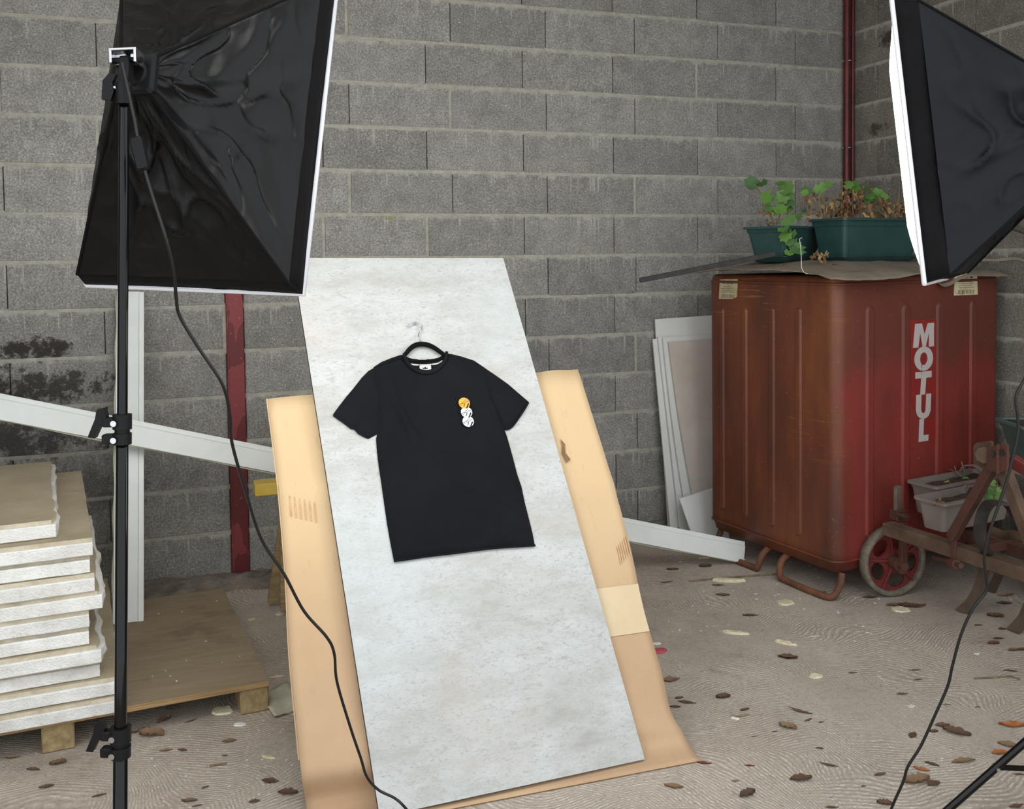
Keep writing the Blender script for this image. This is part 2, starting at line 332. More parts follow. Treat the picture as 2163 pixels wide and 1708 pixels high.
class MB:
    def __init__(self): self.v = []; self.f = []; self.sm = []
    def add(self, vs, fs, smooth=False):
        b = len(self.v); self.v += [tuple(float(q) for q in p) for p in vs]; self.f += [tuple(b+i for i in q) for q in fs]; self.sm += [smooth]*len(fs)
        return self
    def obox(self, c, ax, ay, az, hx, hy, hz, ch=0.0):
        """oriented box with optional chamfered edges"""
        c, ax, ay, az = map(np.array, (c, ax, ay, az))
        if ch <= 0:
            vs = [c+ax*hx*i+ay*hy*j+az*hz*k for k in (-1, 1) for j in (-1, 1) for i in (-1, 1)]
            return self.add(vs, [(0, 2, 3, 1), (4, 5, 7, 6), (0, 1, 5, 4), (2, 6, 7, 3), (0, 4, 6, 2), (1, 3, 7, 5)])
        def ring(k, dx, dy):
            pts = [(-dx+ch, -dy), (dx-ch, -dy), (dx, -dy+ch), (dx, dy-ch), (dx-ch, dy), (-dx+ch, dy), (-dx, dy-ch), (-dx, -dy+ch)]
            return [c+ax*x+ay*y+az*k for x, y in pts]
        vs = ring(-hz, hx-ch, hy-ch) + ring(-hz+ch, hx, hy) + ring(hz-ch, hx, hy) + ring(hz, hx-ch, hy-ch)
        fs = [tuple(range(7, -1, -1)), tuple(range(24, 32))]
        for lv in range(3):
            for i in range(8): fs.append((lv*8+i, lv*8+(i+1) % 8, lv*8+8+(i+1) % 8, lv*8+8+i))
        return self.add(vs, fs)
    def box(self, lo, hi, ch=0.0):
        lo, hi = np.array(lo, float), np.array(hi, float); h = (hi-lo)/2
        return self.obox((lo+hi)/2, (1, 0, 0), (0, 1, 0), (0, 0, 1), *h, ch)
    def tube(self, pts, r, n=10, caps=True, smooth=True):
        pts = [np.array(p, float) for p in pts]; rs = r if hasattr(r, '__len__') else [r]*len(pts)
        vs = []; up = None
        for i, p in enumerate(pts):
            d = unit(pts[min(i+1, len(pts)-1)]-pts[max(i-1, 0)])
            if up is None:
                up = np.array((0, 0, 1.0)) if abs(d[2]) < .9 else np.array((1.0, 0, 0))
            a = unit(np.cross(d, up)); b = np.cross(a, d); up = b
            vs += [p+rs[i]*(a*math.cos(2*math.pi*k/n)+b*math.sin(2*math.pi*k/n)) for k in range(n)]
        fs = [(i*n+k, i*n+(k+1) % n, (i+1)*n+(k+1) % n, (i+1)*n+k) for i in range(len(pts)-1) for k in range(n)]
        self.add(vs, fs, smooth)
        if caps: self.add(vs[:n], [tuple(range(n-1, -1, -1))]); self.add(vs[-n:], [tuple(range(n))])
        return self
    def ribbon(self, pts, wdir, w, th):
        """flat bar bent along pts; wdir = width direction"""
        pts = [np.array(p, float) for p in pts]; wd = unit(wdir); vs = []
        for i, p in enumerate(pts):
            d = unit(pts[min(i+1, len(pts)-1)]-pts[max(i-1, 0)]); nn = unit(np.cross(d, wd))
            vs += [p+wd*w/2*a+nn*th/2*b for a, b in ((-1, -1), (1, -1), (1, 1), (-1, 1))]
        n = len(pts); fs = [(i*4+k, i*4+(k+1) % 4, i*4+4+(k+1) % 4, i*4+4+k) for i in range(n-1) for k in range(4)] + [(3, 2, 1, 0), (n*4-4, n*4-3, n*4-2, n*4-1)]
        return self.add(vs, fs)
    def prism(self, poly, o, ax, ay, n, th):
        """flat outline (2-D points) in the frame o, ax, ay; extruded by th along n"""
        o, ax, ay, n = (np.array(q, float) for q in (o, ax, ay, n)); k = len(poly)
        a = [o+ax*x+ay*y for x, y in poly]
        vs = a + [p+n*th for p in a]
        tri = delaunay_2d_cdt([Vector(p) for p in poly], [], [list(range(k))], 1, 1e-7)
        if len(tri[0]) == k:
            fs = [tuple(q) for q in tri[2]]
        else: fs = [tuple(range(k))]
        top = [tuple(i+k for i in q) for q in fs]; bot = [tuple(reversed(q)) for q in fs]
        return self.add(vs, top+bot+[(i, (i+1) % k, k+(i+1) % k, k+i) for i in range(k)])
    def loft(self, rings, cap0=True, cap1=True, smooth=False, closed=True):
        n = len(rings[0]); vs = [p for r in rings for p in r]; m = n if closed else n-1
        fs = [(i*n+k, i*n+(k+1) % n, (i+1)*n+(k+1) % n, (i+1)*n+k) for i in range(len(rings)-1) for k in range(m)]
        if cap0: fs.append(tuple(range(n-1, -1, -1)))
        if cap1: fs.append(tuple((len(rings)-1)*n+k for k in range(n)))
        b = len(self.v); self.add(vs, fs, smooth); return self
    def grid(self, fn, nu, nv, smooth=True):
        vs = [fn(i/nu, j/nv) for j in range(nv+1) for i in range(nu+1)]
        return self.add(vs, [(j*(nu+1)+i, j*(nu+1)+i+1, (j+1)*(nu+1)+i+1, (j+1)*(nu+1)+i) for j in range(nv) for i in range(nu)], smooth)
    def sheet(self, fn, nrm, th, nu, nv, smooth=True):
        """grid with thickness: fn(u,v) front surface, nrm(u,v) direction to the back"""
        f_ = [np.array(fn(i/nu, j/nv)) for j in range(nv+1) for i in range(nu+1)]
        b_ = [p+np.array(nrm(i/nu, j/nv))*th for p, (i, j) in zip(f_, [(i, j) for j in range(nv+1) for i in range(nu+1)])]
        N = len(f_); q = lambda i, j: j*(nu+1)+i
        fs = [(q(i, j), q(i+1, j), q(i+1, j+1), q(i, j+1)) for j in range(nv) for i in range(nu)]
        fb = [tuple(N+k for k in reversed(x)) for x in fs]
        b = len(self.v); self.v += [tuple(map(float, p)) for p in f_+b_]
        self.f += [tuple(b+k for k in x) for x in fs+fb]; self.sm += [smooth]*(2*len(fs))
        rim = [q(i, 0) for i in range(nu+1)]+[q(nu, j) for j in range(1, nv+1)]+[q(i, nv) for i in range(nu-1, -1, -1)]+[q(0, j) for j in range(nv-1, 0, -1)]
        for k in range(len(rim)):
            a, c_ = rim[k], rim[(k+1) % len(rim)]; self.f.append((b+c_, b+a, b+N+a, b+N+c_)); self.sm.append(False)
        return self
    def mesh(self, name, origin, mats, mat_of=None):
        me = bpy.data.meshes.new(name); o = np.array(origin, float)
        me.from_pydata([tuple(np.array(p)-o) for p in self.v], [], self.f)
        me.polygons.foreach_set('use_smooth', self.sm)
        for m_ in (mats if isinstance(mats, (list, tuple)) else [mats]): me.materials.append(m_)
        if mat_of: me.polygons.foreach_set('material_index', [mat_of(i) for i in range(len(self.f))])
        me.update(); return me
    def build(self, name, mats, parent=None, origin=None, mat_of=None):
        if origin is None: origin = WL[parent.name] if parent is not None else np.array([(min(p[i] for p in self.v)+max(p[i] for p in self.v))/2 if i < 2 else min(p[2] for p in self.v) for i in range(3)])
        ob = bpy.data.objects.new(name, self.mesh(name, origin, [M[m_] if isinstance(m_, str) else m_ for m_ in (mats if isinstance(mats, (list, tuple)) else [mats])], mat_of))
        link(ob, origin, parent); return ob

def place(me, name, loc, rot=(0, 0, 0), scale=1.0, parent=None):
    o = bpy.data.objects.new(name, me); link(o, loc, parent); o.rotation_euler = rot
    o.scale = (scale,)*3 if not hasattr(scale, '__len__') else scale
    return o
def smooth_path(pts, sub=6):
    pts = [np.array(p, float) for p in pts]; P = [pts[0]*2-pts[1]]+pts+[pts[-1]*2-pts[-2]]; out = []
    for i in range(1, len(P)-2):
        for k in range(sub):
            s = k/sub; p0, p1, p2, p3 = P[i-1:i+3]
            out.append(.5*((2*p1)+(-p0+p2)*s+(2*p0-5*p1+4*p2-p3)*s*s+(-p0+3*p1-3*p2+p3)*s**3))
    return out+[pts[-1]]
def nz(p, s=1.0): return noise.noise(Vector(tuple(float(q)*s for q in p)))

# =================================================================== THE SETTING
XR = 3.691                                   # plane of the side wall
b = MB(); b.box((-3.0, -6.0, -.12), (4.2, .4, 0)); tag(b.build('floor', 'floor', origin=(0, 0, 0)), kind='structure')
b = MB(); b.box((-3.0, -2.5, 3.30), (4.2, .4, 3.42)); tag(b.build('unseen_ceiling', 'unseen_ceiling', origin=(0, 0, 3.3)), kind='structure')  # unseen ceiling, added and cut short so daylight comes from the front

HC, Z0 = .2075, 2.7127                       # course height, height of joint number 0
def block_mesh(L, h=HC-.014, ch=.002):
    bb = MB(); hx, hz = L/2, h/2
    r0 = [(-hx, .05, -hz), (hx, .05, -hz), (hx, .05, hz), (-hx, .05, hz)]
    r1 = [(x, ch, z_) for x, _, z_ in r0]
    r2 = [(x*(1-ch/hx), 0, z_*(1-ch/hz)) for x, _, z_ in r0]
    bb.loft([r0, r1, r2], cap0=False, cap1=True)
    return bb
_bm = {}
def get_block(L, mat_):
    k = (round(L, 3), mat_)
    if k not in _bm: _bm[k] = block_mesh(k[0]).mesh('block', (0, 0, 0), [M[mat_]])
    return _bm[k]
# back wall: body and bed joints, then every block
wb = MB(); wb.box((-2.6, .035, -.05), (XR+.2, .3, 3.35))
for k in range(-3, 14):
    z_ = Z0-k*HC
    wb.box((-2.6, .0015, z_-.0115), (XR, .045, z_+.0115))
wall_back = tag(wb.build('wall_back', 'mortar', origin=(0, 0, 0)), kind='structure')
S0, S1 = .8032, 1.1767-.25
POST = (.222, .299)
for k in range(-3, 13):
    zc = Z0-(k+.5)*HC; odd = k % 2 == 1
    right = [(S1+.25 if odd else S0)+.5*n for n in range(-6, 8)]
    right = [x for x in right if POST[1]+.06 < x < XR-.04]
    left = [(-.285 if odd else -.66)-.5*n for n in range(0, 5)]; left = [x for x in left if -2.6 < x < POST[0]-.05]
    xs = sorted(right+[XR-.004]+[POST[1]+.001]); xl = sorted(left+[POST[0]-.001]+[-2.6])
    for seq in (xs, xl):
        for x0, x1 in zip(seq[:-1], seq[1:]):
            g0 = g1 = .0022
            wide = random.random()
            if wide < .14 and seq is not None and x1 < XR-.1: g1 = .012; mj = MB(); mj.box((x1-.013, .0005, zc-HC/2+.004), (x1+.001, .03, zc+HC/2-.004)); mj.build('mortar_joint', 'mortar', wall_back)
            if x1-x0 < .05: continue
            o = place(get_block(x1-x0-g0-g1, 'block_back'), 'block', ((x0+g0+x1-g1)/2, random.uniform(-.0015, .0015), zc+random.uniform(-.0015, .0015)), (0, random.uniform(-.002, .002), 0), 1.0, wall_back)
# side wall on the right
wr = MB(); wr.box((XR+.035, -4.2, -.05), (XR+.3, .3, 3.35))
for k in range(-3, 14):
    z_ = Z0-k*HC; wr.box((XR+.0015, -4.2, z_-.0115), (XR+.045, 0.0, z_+.0115))
wall_right = tag(wr.build('wall_right', 'mortar', origin=(XR, 0, 0)), kind='structure')
for k in range(-3, 13):
    zc = Z0-(k+.5)*HC; ys = [-.004, -.205 if k % 2 else -.38]
    while ys[-1] > -3.6: ys.append(ys[-1]-.5)
    for y1, y0 in zip(ys[:-1], ys[1:]):
        if y0 < -2.6 : continue
        place(get_block(y1-y0-.0044, 'block_right'), 'block', (XR+random.uniform(-.0015, .0015), (y0+y1)/2, zc), (0, 0, -math.pi/2), 1.0, wall_right)
b = MB(); b.box((-2.75, -3.2, 0), (-2.6, .3, 3.3)); tag(b.build('unseen_wall_left', 'mortar', origin=(-2.6, 0, 0)), kind='structure')  # unseen side wall, added with the ceiling and kept short to admit daylight
# steel post let into the back wall, corner pipes
b = MB()
pts = []
b.obox(((POST[0]+POST[1])/2, .004, 1.66), (1, 0, 0), (0, 1, 0), (0, 0, 1), (POST[1]-POST[0])/2, .022, 1.66, .003)
b.obox((POST[0]+.006, -.016, 1.66), (1, 0, 0), (0, 1, 0), (0, 0, 1), .004, .004, 1.66, .001)
tag(b.build('trim_1', 'red_post', origin=(.26, 0, 0)), kind='structure')
b = MB(); b.tube([(XR-.062, -.028, 0), (XR-.062, -.028, 3.3)], .019, 14)
tp = tag(b.build('trim_2', 'red_pipe', origin=(XR-.06, -.03, 0)), kind='structure')
b = MB(); b.tube([(XR-.022, -.03, 0), (XR-.022, -.03, 3.3)], .010, 10); b.build('thin_pipe', 'red_pipe', tp)
for z_ in (1.75, 2.06, 2.55):
    b = MB(); b.tube([(XR-.085, -.012, z_), (XR-.06, -.05, z_), (XR-.015, -.043, z_+.004), (XR-.004, -.01, z_)], .0025, 6); b.build('wire_clip', 'chrome', tp)
# lumpy footing along the foot of the back wall
def foot(u, v):
    x = -.2+3.6*u; w = .16+.05*nz((x, 0, 1), 4)+.03*nz((x, 2, 1), 13)
    y = -w*(1-v); h = .052*min(1, v*3.2)**.6*(.75+.5*nz((x, y*4, 3), 6))+.012*nz((x, y, 5), 30)*min(1, v*3)
    return (x, y, max(-.004, h-.003))
b = MB(); b.grid(foot, 150, 10); tag(b.build('baseboard_back', 'footing', origin=(1, 0, 0)), kind='structure')

# =================================================================== BACKDROP PANEL, CARDBOARD, T-SHIRT
BL = on_z(802, 1725, .018); BR = on_z(1362, 1603, .018)
TL = on_y(618, 545, -1.19); TRr = on_y(1063, 545, -1.19)
e1 = unit(BR-BL); e2 = unit((TL+TRr)/2-(BL+BR)/2); PN = unit(np.cross(e1, e2))
if PN[1] > 0: PN = -PN
b = MB()
quad = [BL, BR, TRr, TL]; th = .016
back = [p-PN*th for p in quad]
b.add(quad+back, [(0, 1, 2, 3), (7, 6, 5, 4), (0, 4, 5, 1), (1, 5, 6, 2), (2, 6, 7, 3), (3, 7, 4, 0)])
panel = thing('backdrop_panel', (BL+BR)/2*np.array((1, 1, 0)), 'large pale grey mottled backdrop panel leaning behind the black t-shirt', 'backdrop')
b.build('panel', ['panel', 'panel_edge'], panel, mat_of=lambda i: 0 if i == 0 else 1)
def on_panel(x, y, off=0.0): return on_plane(x, y, BL+PN*off, PN)

# cardboard: lies flat at the front, bends up and leans under the panel
def lean(z_): return -2.123+.925*(z_-.018)/1.44      # Y of the panel at height z
Lp = [on_z(655, 1765, .004), on_z(646, 1700, .016)]
for (x, y) in ((637, 1640), (628, 1550), (612, 1380), (603, 1200), (585, 1000), (565, 842)):
    n_ = np.array((0, -1.44, .925))/math.hypot(1.44, .925); q = on_plane(x, y, np.array((0, lean(0), 0))+np.array((0, .05, 0)), n_); Lp.append(q)
Rp = [on_z(1480, 1606, .004), on_z(1449, 1560, .03)]
for (x, y) in ((1422, 1500), (1398, 1420), (1358, 1280), (1328, 1140), (1285, 985), (1222, 778)):
    n_ = np.array((0, -1.44, .925))/math.hypot(1.44, .925); q = on_plane(x, y, np.array((0, lean(0), 0))+np.array((0, .05 if y < 1450 else .03, 0)), n_); Rp.append(q)
Ls, Rs = smooth_path(Lp, 5), smooth_path(Rp, 5)
NV = len(Ls)-1
def card(u, v):
    jf = min(NV-1e-6, max(0, v*NV)); j = int(jf); q_ = jf-j; p = (Ls[j]*(1-q_)+Ls[j+1]*q_)*(1-u)+(Rs[j]*(1-q_)+Rs[j+1]*q_)*u
    n_ = np.array((0, .84, -.54))
    bow = .03*math.sin(math.pi*u)*min(1, v*2)            # pressed back behind the panel
    w = .006*math.sin(u*23+v*3)*max(0, v-.5)+.010*nz((u*3, v*5, 1), 2)*v
    if v > .9: w += .012*math.sin(u*40)*(v-.9)*8*(u > .85)
    crease = -.008*math.exp(-((v-.83)/.012)**2)
    q = p+n_*(bow*0+w*.6+crease)
    # keep it behind the panel surface where the panel covers it
    d = float(np.dot(q-BL, PN))
    if d > -.022 and j > 6: q = q-PN*(d+.022)
    return q
crd = thing('cardboard_sheet', ((Lp[0]+Rp[0])/2)*np.array((1, 1, 0)), 'big flattened brown cardboard sheet under the backdrop panel, curling onto the floor', 'cardboard')
b = MB(); b.sheet(card, lambda u, v: (0, .84, -.54) if v > .08 else (0, .1, -.6), .005, 44, NV)
nf = 44*NV
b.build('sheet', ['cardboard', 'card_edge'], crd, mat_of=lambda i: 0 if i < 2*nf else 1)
# folded-back flap along the left edge, parcel tape and faded print on the sheet
b = MB(); b.sheet(lambda u, v: card(0, .35+.65*v)+np.array((.012*u-.004, .05*u+.004, -.012*u)), lambda u, v: (1, 0, 0), .004, 2, 24); b.build('side_flap', 'cardboard', crd)
off = np.array((0, -.0025, .0016))
b = MB(); b.grid(lambda u, v: card(.86+.139*u, .52+.10*v)+off, 8, 6); b.build('tape_strip', 'tape', crd)
for q in range(6):
    b = MB(); b.grid(lambda u, v: card(.955+.0075*q+.003*u, .665+.004*q+.038*v)+off*1.1, 1, 3); b.build('print_bar', 'card_print', crd)
for q in range(6):
    b = MB(); b.grid(lambda u, v: card(.025+.013*q+.004*u, .79-.002*q+.03*v)+off*1.1, 1, 3); b.build('print_bar', 'card_print', crd)
b = MB(); b.prism([(0, 0), (.012, -.02), (.006, -.05), (.018, -.075), (.004, -.085), (-.004, -.05), (.002, -.02)], card(.865, .90)+off*1.5, (1, 0, 0), unit((0, .54, .84)), (0, -.84, .54), .001); b.build('tear', 'card_edge', crd)

# ---- T-shirt -------------------------------------------------------
SH = thing('t_shirt', on_panel(980, 1170)*1.0, 'black crew neck t-shirt with three round chest badges hung on the backdrop panel', 't-shirt')
PU, PV = e1, unit(e2-e1*np.dot(e1, e2))
PO = on_panel(900, 760)
def P2(x, y): q = on_panel(x, y)-PO; return (float(np.dot(q, PU)), float(np.dot(q, PV)))
def W3(p, h): return PO+PU*p[0]+PV*p[1]+PN*h
def resample(poly, st):
    out = []
    for a, c_ in zip(poly, poly[1:]+poly[:1]):
        n = max(1, int(math.hypot(c_[0]-a[0], c_[1]-a[1])/st)); out += [(a[0]+(c_[0]-a[0])*i/n, a[1]+(c_[1]-a[1])*i/n) for i in range(n)]
    return out
def inside(p, poly):
    c_ = False; j = len(poly)-1
    for i in range(len(poly)):
        if (poly[i][1] > p[1]) != (poly[j][1] > p[1]) and p[0] < (poly[j][0]-poly[i][0])*(p[1]-poly[i][1])/(poly[j][1]-poly[i][1])+poly[i][0]: c_ = not c_
        j = i
    return c_
def edge_d(p, poly):
    A = np.array(poly); B_ = np.roll(A, -1, axis=0); d = B_-A; w = np.array(p)-A
    s = np.clip((w*d).sum(1)/np.maximum((d*d).sum(1), 1e-12), 0, 1); q = w-d*s[:, None]
    return float(np.sqrt((q*q).sum(1).min()))
def cloth(poly, base, puff, wr, name, parent, mat_='shirt', st=.011):
    poly = resample(poly, st); k = len(poly); vs = list(poly); A = np.array(poly); lo, hi = A.min(0), A.max(0)
    y = lo[1]
    r_ = 0
    while y < hi[1]:
        x = lo[0]+(st/2 if r_ % 2 else 0)
        while x < hi[0]:
            if inside((x, y), poly) and edge_d((x, y), poly) > st*.6: vs.append((x, y))
            x += st
        y += st*.87; r_ += 1
    res = delaunay_2d_cdt([Vector(p) for p in vs], [], [list(range(k))], 1, 1e-6)
    V2 = [(p.x, p.y) for p in res[0]]
    bb = MB(); top = []
    for p in V2:
        d = edge_d(p, poly); h = base+puff*(1-math.exp(-d/.012))+wr(p)*min(1, d/.02)
        top.append(W3(p, max(.002, h)))
    fs = [tuple(f_) for f_ in res[2]]
    n0 = np.cross(top[fs[0][1]]-top[fs[0][0]], top[fs[0][2]]-top[fs[0][0]])
    if np.dot(n0, PN) < 0: fs = [tuple(reversed(f_)) for f_ in fs]
    bb.add(top, fs, True)
    rim = list(range(k)); lowr = [W3(V2[i], .0015) for i in rim]
    bb.add([top[i] for i in rim]+lowr, [(i, (i+1) % k, k+(i+1) % k, k+i) for i in range(k)])
    return bb.build(name, mat_, parent)
def wr_body(p):
    x, y = p
    w = .004*nz((x, y, 0), 5)+.0025*nz((x*1.5, y*.8, 4), 9)
    for (cx, cy, ang, ln) in ((-.11, -.21, 2.0, .14), (-.105, -.24, 1.75, .16), (.20, -.21, -1.0, .12), (.215, -.26, -1.35, .15), (.09, -.47, 2.6, .2)):
        dx, dy = x-cx, y-cy; a = dx*math.cos(ang)+dy*math.sin(ang); c_ = -dx*math.sin(ang)+dy*math.cos(ang)
        w += .010*math.exp(-(c_/.011)**2-(a/ln)**2)
    return w
body_px = [(847, 750), (852, 757), (860, 768), (872, 778), (886, 784), (899, 786), (912, 783), (924, 776), (933, 766), (939, 755), (941, 747), (955, 749), (975, 754), (1000, 762), (1024, 778), (1030, 800), (1036, 825), (1044, 850), (1053, 878), (1064, 906), (1070, 922), (1078, 950), (1084, 972), (1092, 1003), (1101, 1029), (1108, 1063), (1117, 1098), (1124, 1126), (1129, 1153),
           (1100, 1156), (1062, 1156), (1020, 1161), (980, 1167), (940, 1171), (900, 1176), (868, 1181), (832, 1187), (828, 1166), (824, 1145), (817, 1105), (811, 1063), (805, 1020), (800, 988), (796, 955), (794, 928), (800, 900), (800, 875), (797, 845), (795, 818), (791, 795), (789, 776), (806, 765), (826, 757)]
cloth([P2(*q) for q in body_px], .004, .012, wr_body, 'body', SH)
def wr_sl(p): return .003*nz((p[0], p[1], 9), 9)+.002*nz((p[0], p[1], 3), 22)
cloth([P2(*q) for q in [(792, 776), (797, 797), (801, 818), (804, 845), (806, 875), (806, 900), (800, 915), (790, 921), (778, 927), (768, 920), (758, 914), (750, 906), (740, 904), (728, 893), (715, 884), (703, 876), (716, 858), (730, 840), (746, 821), (764, 798), (778, 784)]], .003, .010, wr_sl, 'sleeve', SH)
cloth([P2(*q) for q in [(1021, 776), (1036, 786), (1055, 799), (1073, 812), (1095, 831), (1116, 849), (1106, 864), (1096, 879), (1086, 893), (1080, 902), (1073, 906), (1066, 908), (1060, 901), (1046, 876), (1037, 850), (1029, 825), (1023, 800)]], .003, .010, wr_sl, 'sleeve', SH)
# turned sleeve openings
for arc in ([(778, 926), (768, 922), (757, 916), (749, 907), (741, 905), (728, 895), (715, 886), (704, 878)], [(1066, 908), (1074, 907), (1081, 902), (1088, 893), (1097, 880), (1107, 865), (1115, 851)]):
    b = MB(); b.tube([W3(P2(*q), .006) for q in arc], .0035, 6); b.build('cuff_edge', 'rib', SH)
# bottom hem, neck back, neck rib
b = MB(); b.tube([W3(P2(*q), .008) for q in smooth_path([(832, 1186, 0), (868, 1181, 0), (900, 1176, 0), (960, 1169, 0), (1020, 1161, 0), (1062, 1157, 0), (1129, 1153, 0)], 4) for q in [q[:2]]], .0035, 6); b.build('hem', 'rib', SH)
def band(pa, pb, h0, h1, name, mat_, n=28, th=.0):
    A, B_ = smooth_path([(*q, 0) for q in pa], 6), smooth_path([(*q, 0) for q in pb], 6)
    def fn(u, v):
        a = A[int(round(u*(len(A)-1)))]; c_ = B_[int(round(u*(len(B_)-1)))]
        q = a*(1-v)+c_*v; return W3(P2(q[0], q[1]), h0*(1-v)+h1*v+.003*math.sin(math.pi*v))
    bb = MB(); bb.grid(fn, n, 4); return bb.build(name, mat_, SH)
band([(848, 751), (852, 765), (866, 783), (884, 793), (899, 795), (916, 791), (931, 780), (942, 763), (944, 748)], [(853, 752), (858, 763), (870, 777), (886, 784), (899, 786), (912, 783), (924, 776), (935, 762), (938, 747)], .019, .0185, 'neck_rib', 'rib')
band([(856, 753), (870, 758), (897, 760), (922, 757), (936, 750)], [(858, 764), (872, 778), (898, 786), (922, 777), (936, 763)], .0035, .004, 'neck_back', 'shirt')
band([(860, 766), (872, 770), (898, 771), (922, 768), (933, 762)], [(861, 769), (872, 773), (898, 774), (922, 771), (933, 766)], .0062, .0062, 'neck_tape', 'white_cloth')
b = MB(); b.prism([P2(*q) for q in [(885, 775), (909, 774), (910, 783), (886, 785)]], PO+PN*.0075, PU, PV, PN, .001); lab = b.build('neck_label', 'white_cloth', SH)
b = MB(); b.prism([P2(*q) for q in [(892, 777), (894, 780), (897, 776), (900, 780), (902, 777), (902, 782), (892, 782)]], PO+PN*.0086, PU, PV, PN, .0004); b.build('label_mark', 'black_print', lab)
def disc(cx, cy, r_, h, mat_, name, par):
    bb = MB(); c2 = P2(cx, cy); bb.prism([(c2[0]+r_*math.cos(k*math.pi/14), c2[1]+r_*math.sin(k*math.pi/14)) for k in range(28)], PO+PN*h, PU, PV, PN, .0008); return bb.build(name, mat_, par)
for cx, cy, mt, hh in ((985, 896, 'white_print', .0245), (981.5, 877, 'white_print', .0255), (976.5, 858, 'yellow_print', .0265)):
    dd = disc(cx, cy, .0192, hh, mt, 'chest_badge', SH)
    for (pl, w) in (([(-11, 3), (-6, 1), (-1, 2), (4, -2), (9, -4)], .0011), ([(-5, 2), (-1, -3), (3, -6)], .0011), ([(-9, 5), (-5, 4)], .0009)):
        bb = MB(); bb.ribbon([W3(P2(cx+q[0], cy+q[1]), hh+.0012) for q in pl], PN, .0005, w); bb.build('badge_line', 'black_print', dd)
    for (x0, y0, x1, y1, w) in ((5, 11, 9, 1, .0042), (-1, 8, 1, 2, .0018)):
        bb = MB(); bb.ribbon([W3(P2(cx+x0, cy+y0), hh+.0012), W3(P2(cx+x1, cy+y1), hh+.0012)], PN, .0005, w); bb.build('badge_bar', 'black_print', dd)
    if mt == 'yellow_print':
        bb = MB(); bb.ribbon([W3(P2(cx+q[0], cy+q[1]), hh+.0011) for q in ((2, -9), (5, -6), (9, -6), (11, -2))], PN, .0005, .0022); bb.build('badge_line', 'pink_print', dd)
# ---- hanger
HG = thing('clothes_hanger', on_panel(888, 762), 'black velvet clothes hanger with chrome hook inside the t-shirt collar', 'hanger')
arm = [(800, 778), (828, 765), (848, 757), (856, 750), (864, 741), (874, 734), (887, 731), (902, 733), (916, 739), (930, 748), (943, 754), (970, 762), (1010, 774)]
hh = [.006, .007, .010, .014, .016, .017, .018, .017, .016, .014, .010, .007, .006]
A = smooth_path([W3(P2(*q), h_) for q, h_ in zip(arm, (.0065, .0065, .008, .013, .015, .016, .016, .016, .015, .013, .009, .0065, .0065))], 4)
b = MB(); b.tube(A, [.0062+.0025*math.sin(math.pi*min(1, max(0, (i-8)/(len(A)-16)))) for i in range(len(A))], 10); b.build('shoulder_bar', 'hanger', HG)
b = MB(); b.tube([W3(P2(*q), .0085) for q in ((838, 760), (858, 763), (880, 765), (915, 763), (940, 757))], .0045, 8); cb = b.build('cross_bar', 'hanger', HG)
for q in range(7):
    b = MB(); b.prism([(-.0012, -.0014), (.0012, -.0014), (.0012, .0014), (-.0012, .0014)], W3(P2(882+2.6*q, 762.5), .0135), PU, PV, PN, .0004); b.build('bar_print', 'white_print', cb)
b = MB(); b.tube(smooth_path([W3(P2(*q), .012) for q in [(886.5, 731), (885, 722), (882, 713), (884, 706), (888.5, 700), (889, 694), (885, 688), (877, 685), (868, 687), (862, 692), (860, 695)]], 5), .0021, 8); b.build('hook', 'chrome', HG)
b = MB(); q = on_panel(876, 686.5); b.tube([q, q+PN*.022], .0016, 8); b.tube([q+PN*.022, q+PN*.024], .0035, 10); tag(b.build('nail', 'chrome'), 'small nail in the backdrop panel carrying the hanger hook', 'nail')

# ---- support behind the cardboard: timber trestle with a yellow rail
TRS = thing('timber_trestle', (.62, -.62, 0), 'timber trestle with yellow painted rail behind the cardboard sheet', 'trestle')
b = MB(); p = on_y(548, 1030, -.72); b.obox((.62, -.72, p[2]), (1, 0, 0), (0, 1, 0), (0, 0, 1), .62-p[0]+.02, .045, .024, .004); b.build('rail', 'yellow', TRS)
for (fx, fy, tx) in ((on_z(597, 1300)[0]+.01, on_z(597, 1300)[1], .40), (.92, -.98, .86), (.36, -.42, .42), (.92, -.42, .86)):
    b = MB(); a = np.array((fx, fy, 0.0)); c_ = np.array((tx, -.72+(.03 if fy > -.7 else -.03), p[2]+.0)); d = c_-a
    b.obox((a+c_)/2+np.array((0, 0, .02)), unit(np.cross(d, (0, 1, 0))), unit(np.cross(d, np.cross(d, (0, 1, 0)))), unit(d), .02, .017, np.linalg.norm(d)/2-.01, .002); b.build('leg', 'timber', TRS)

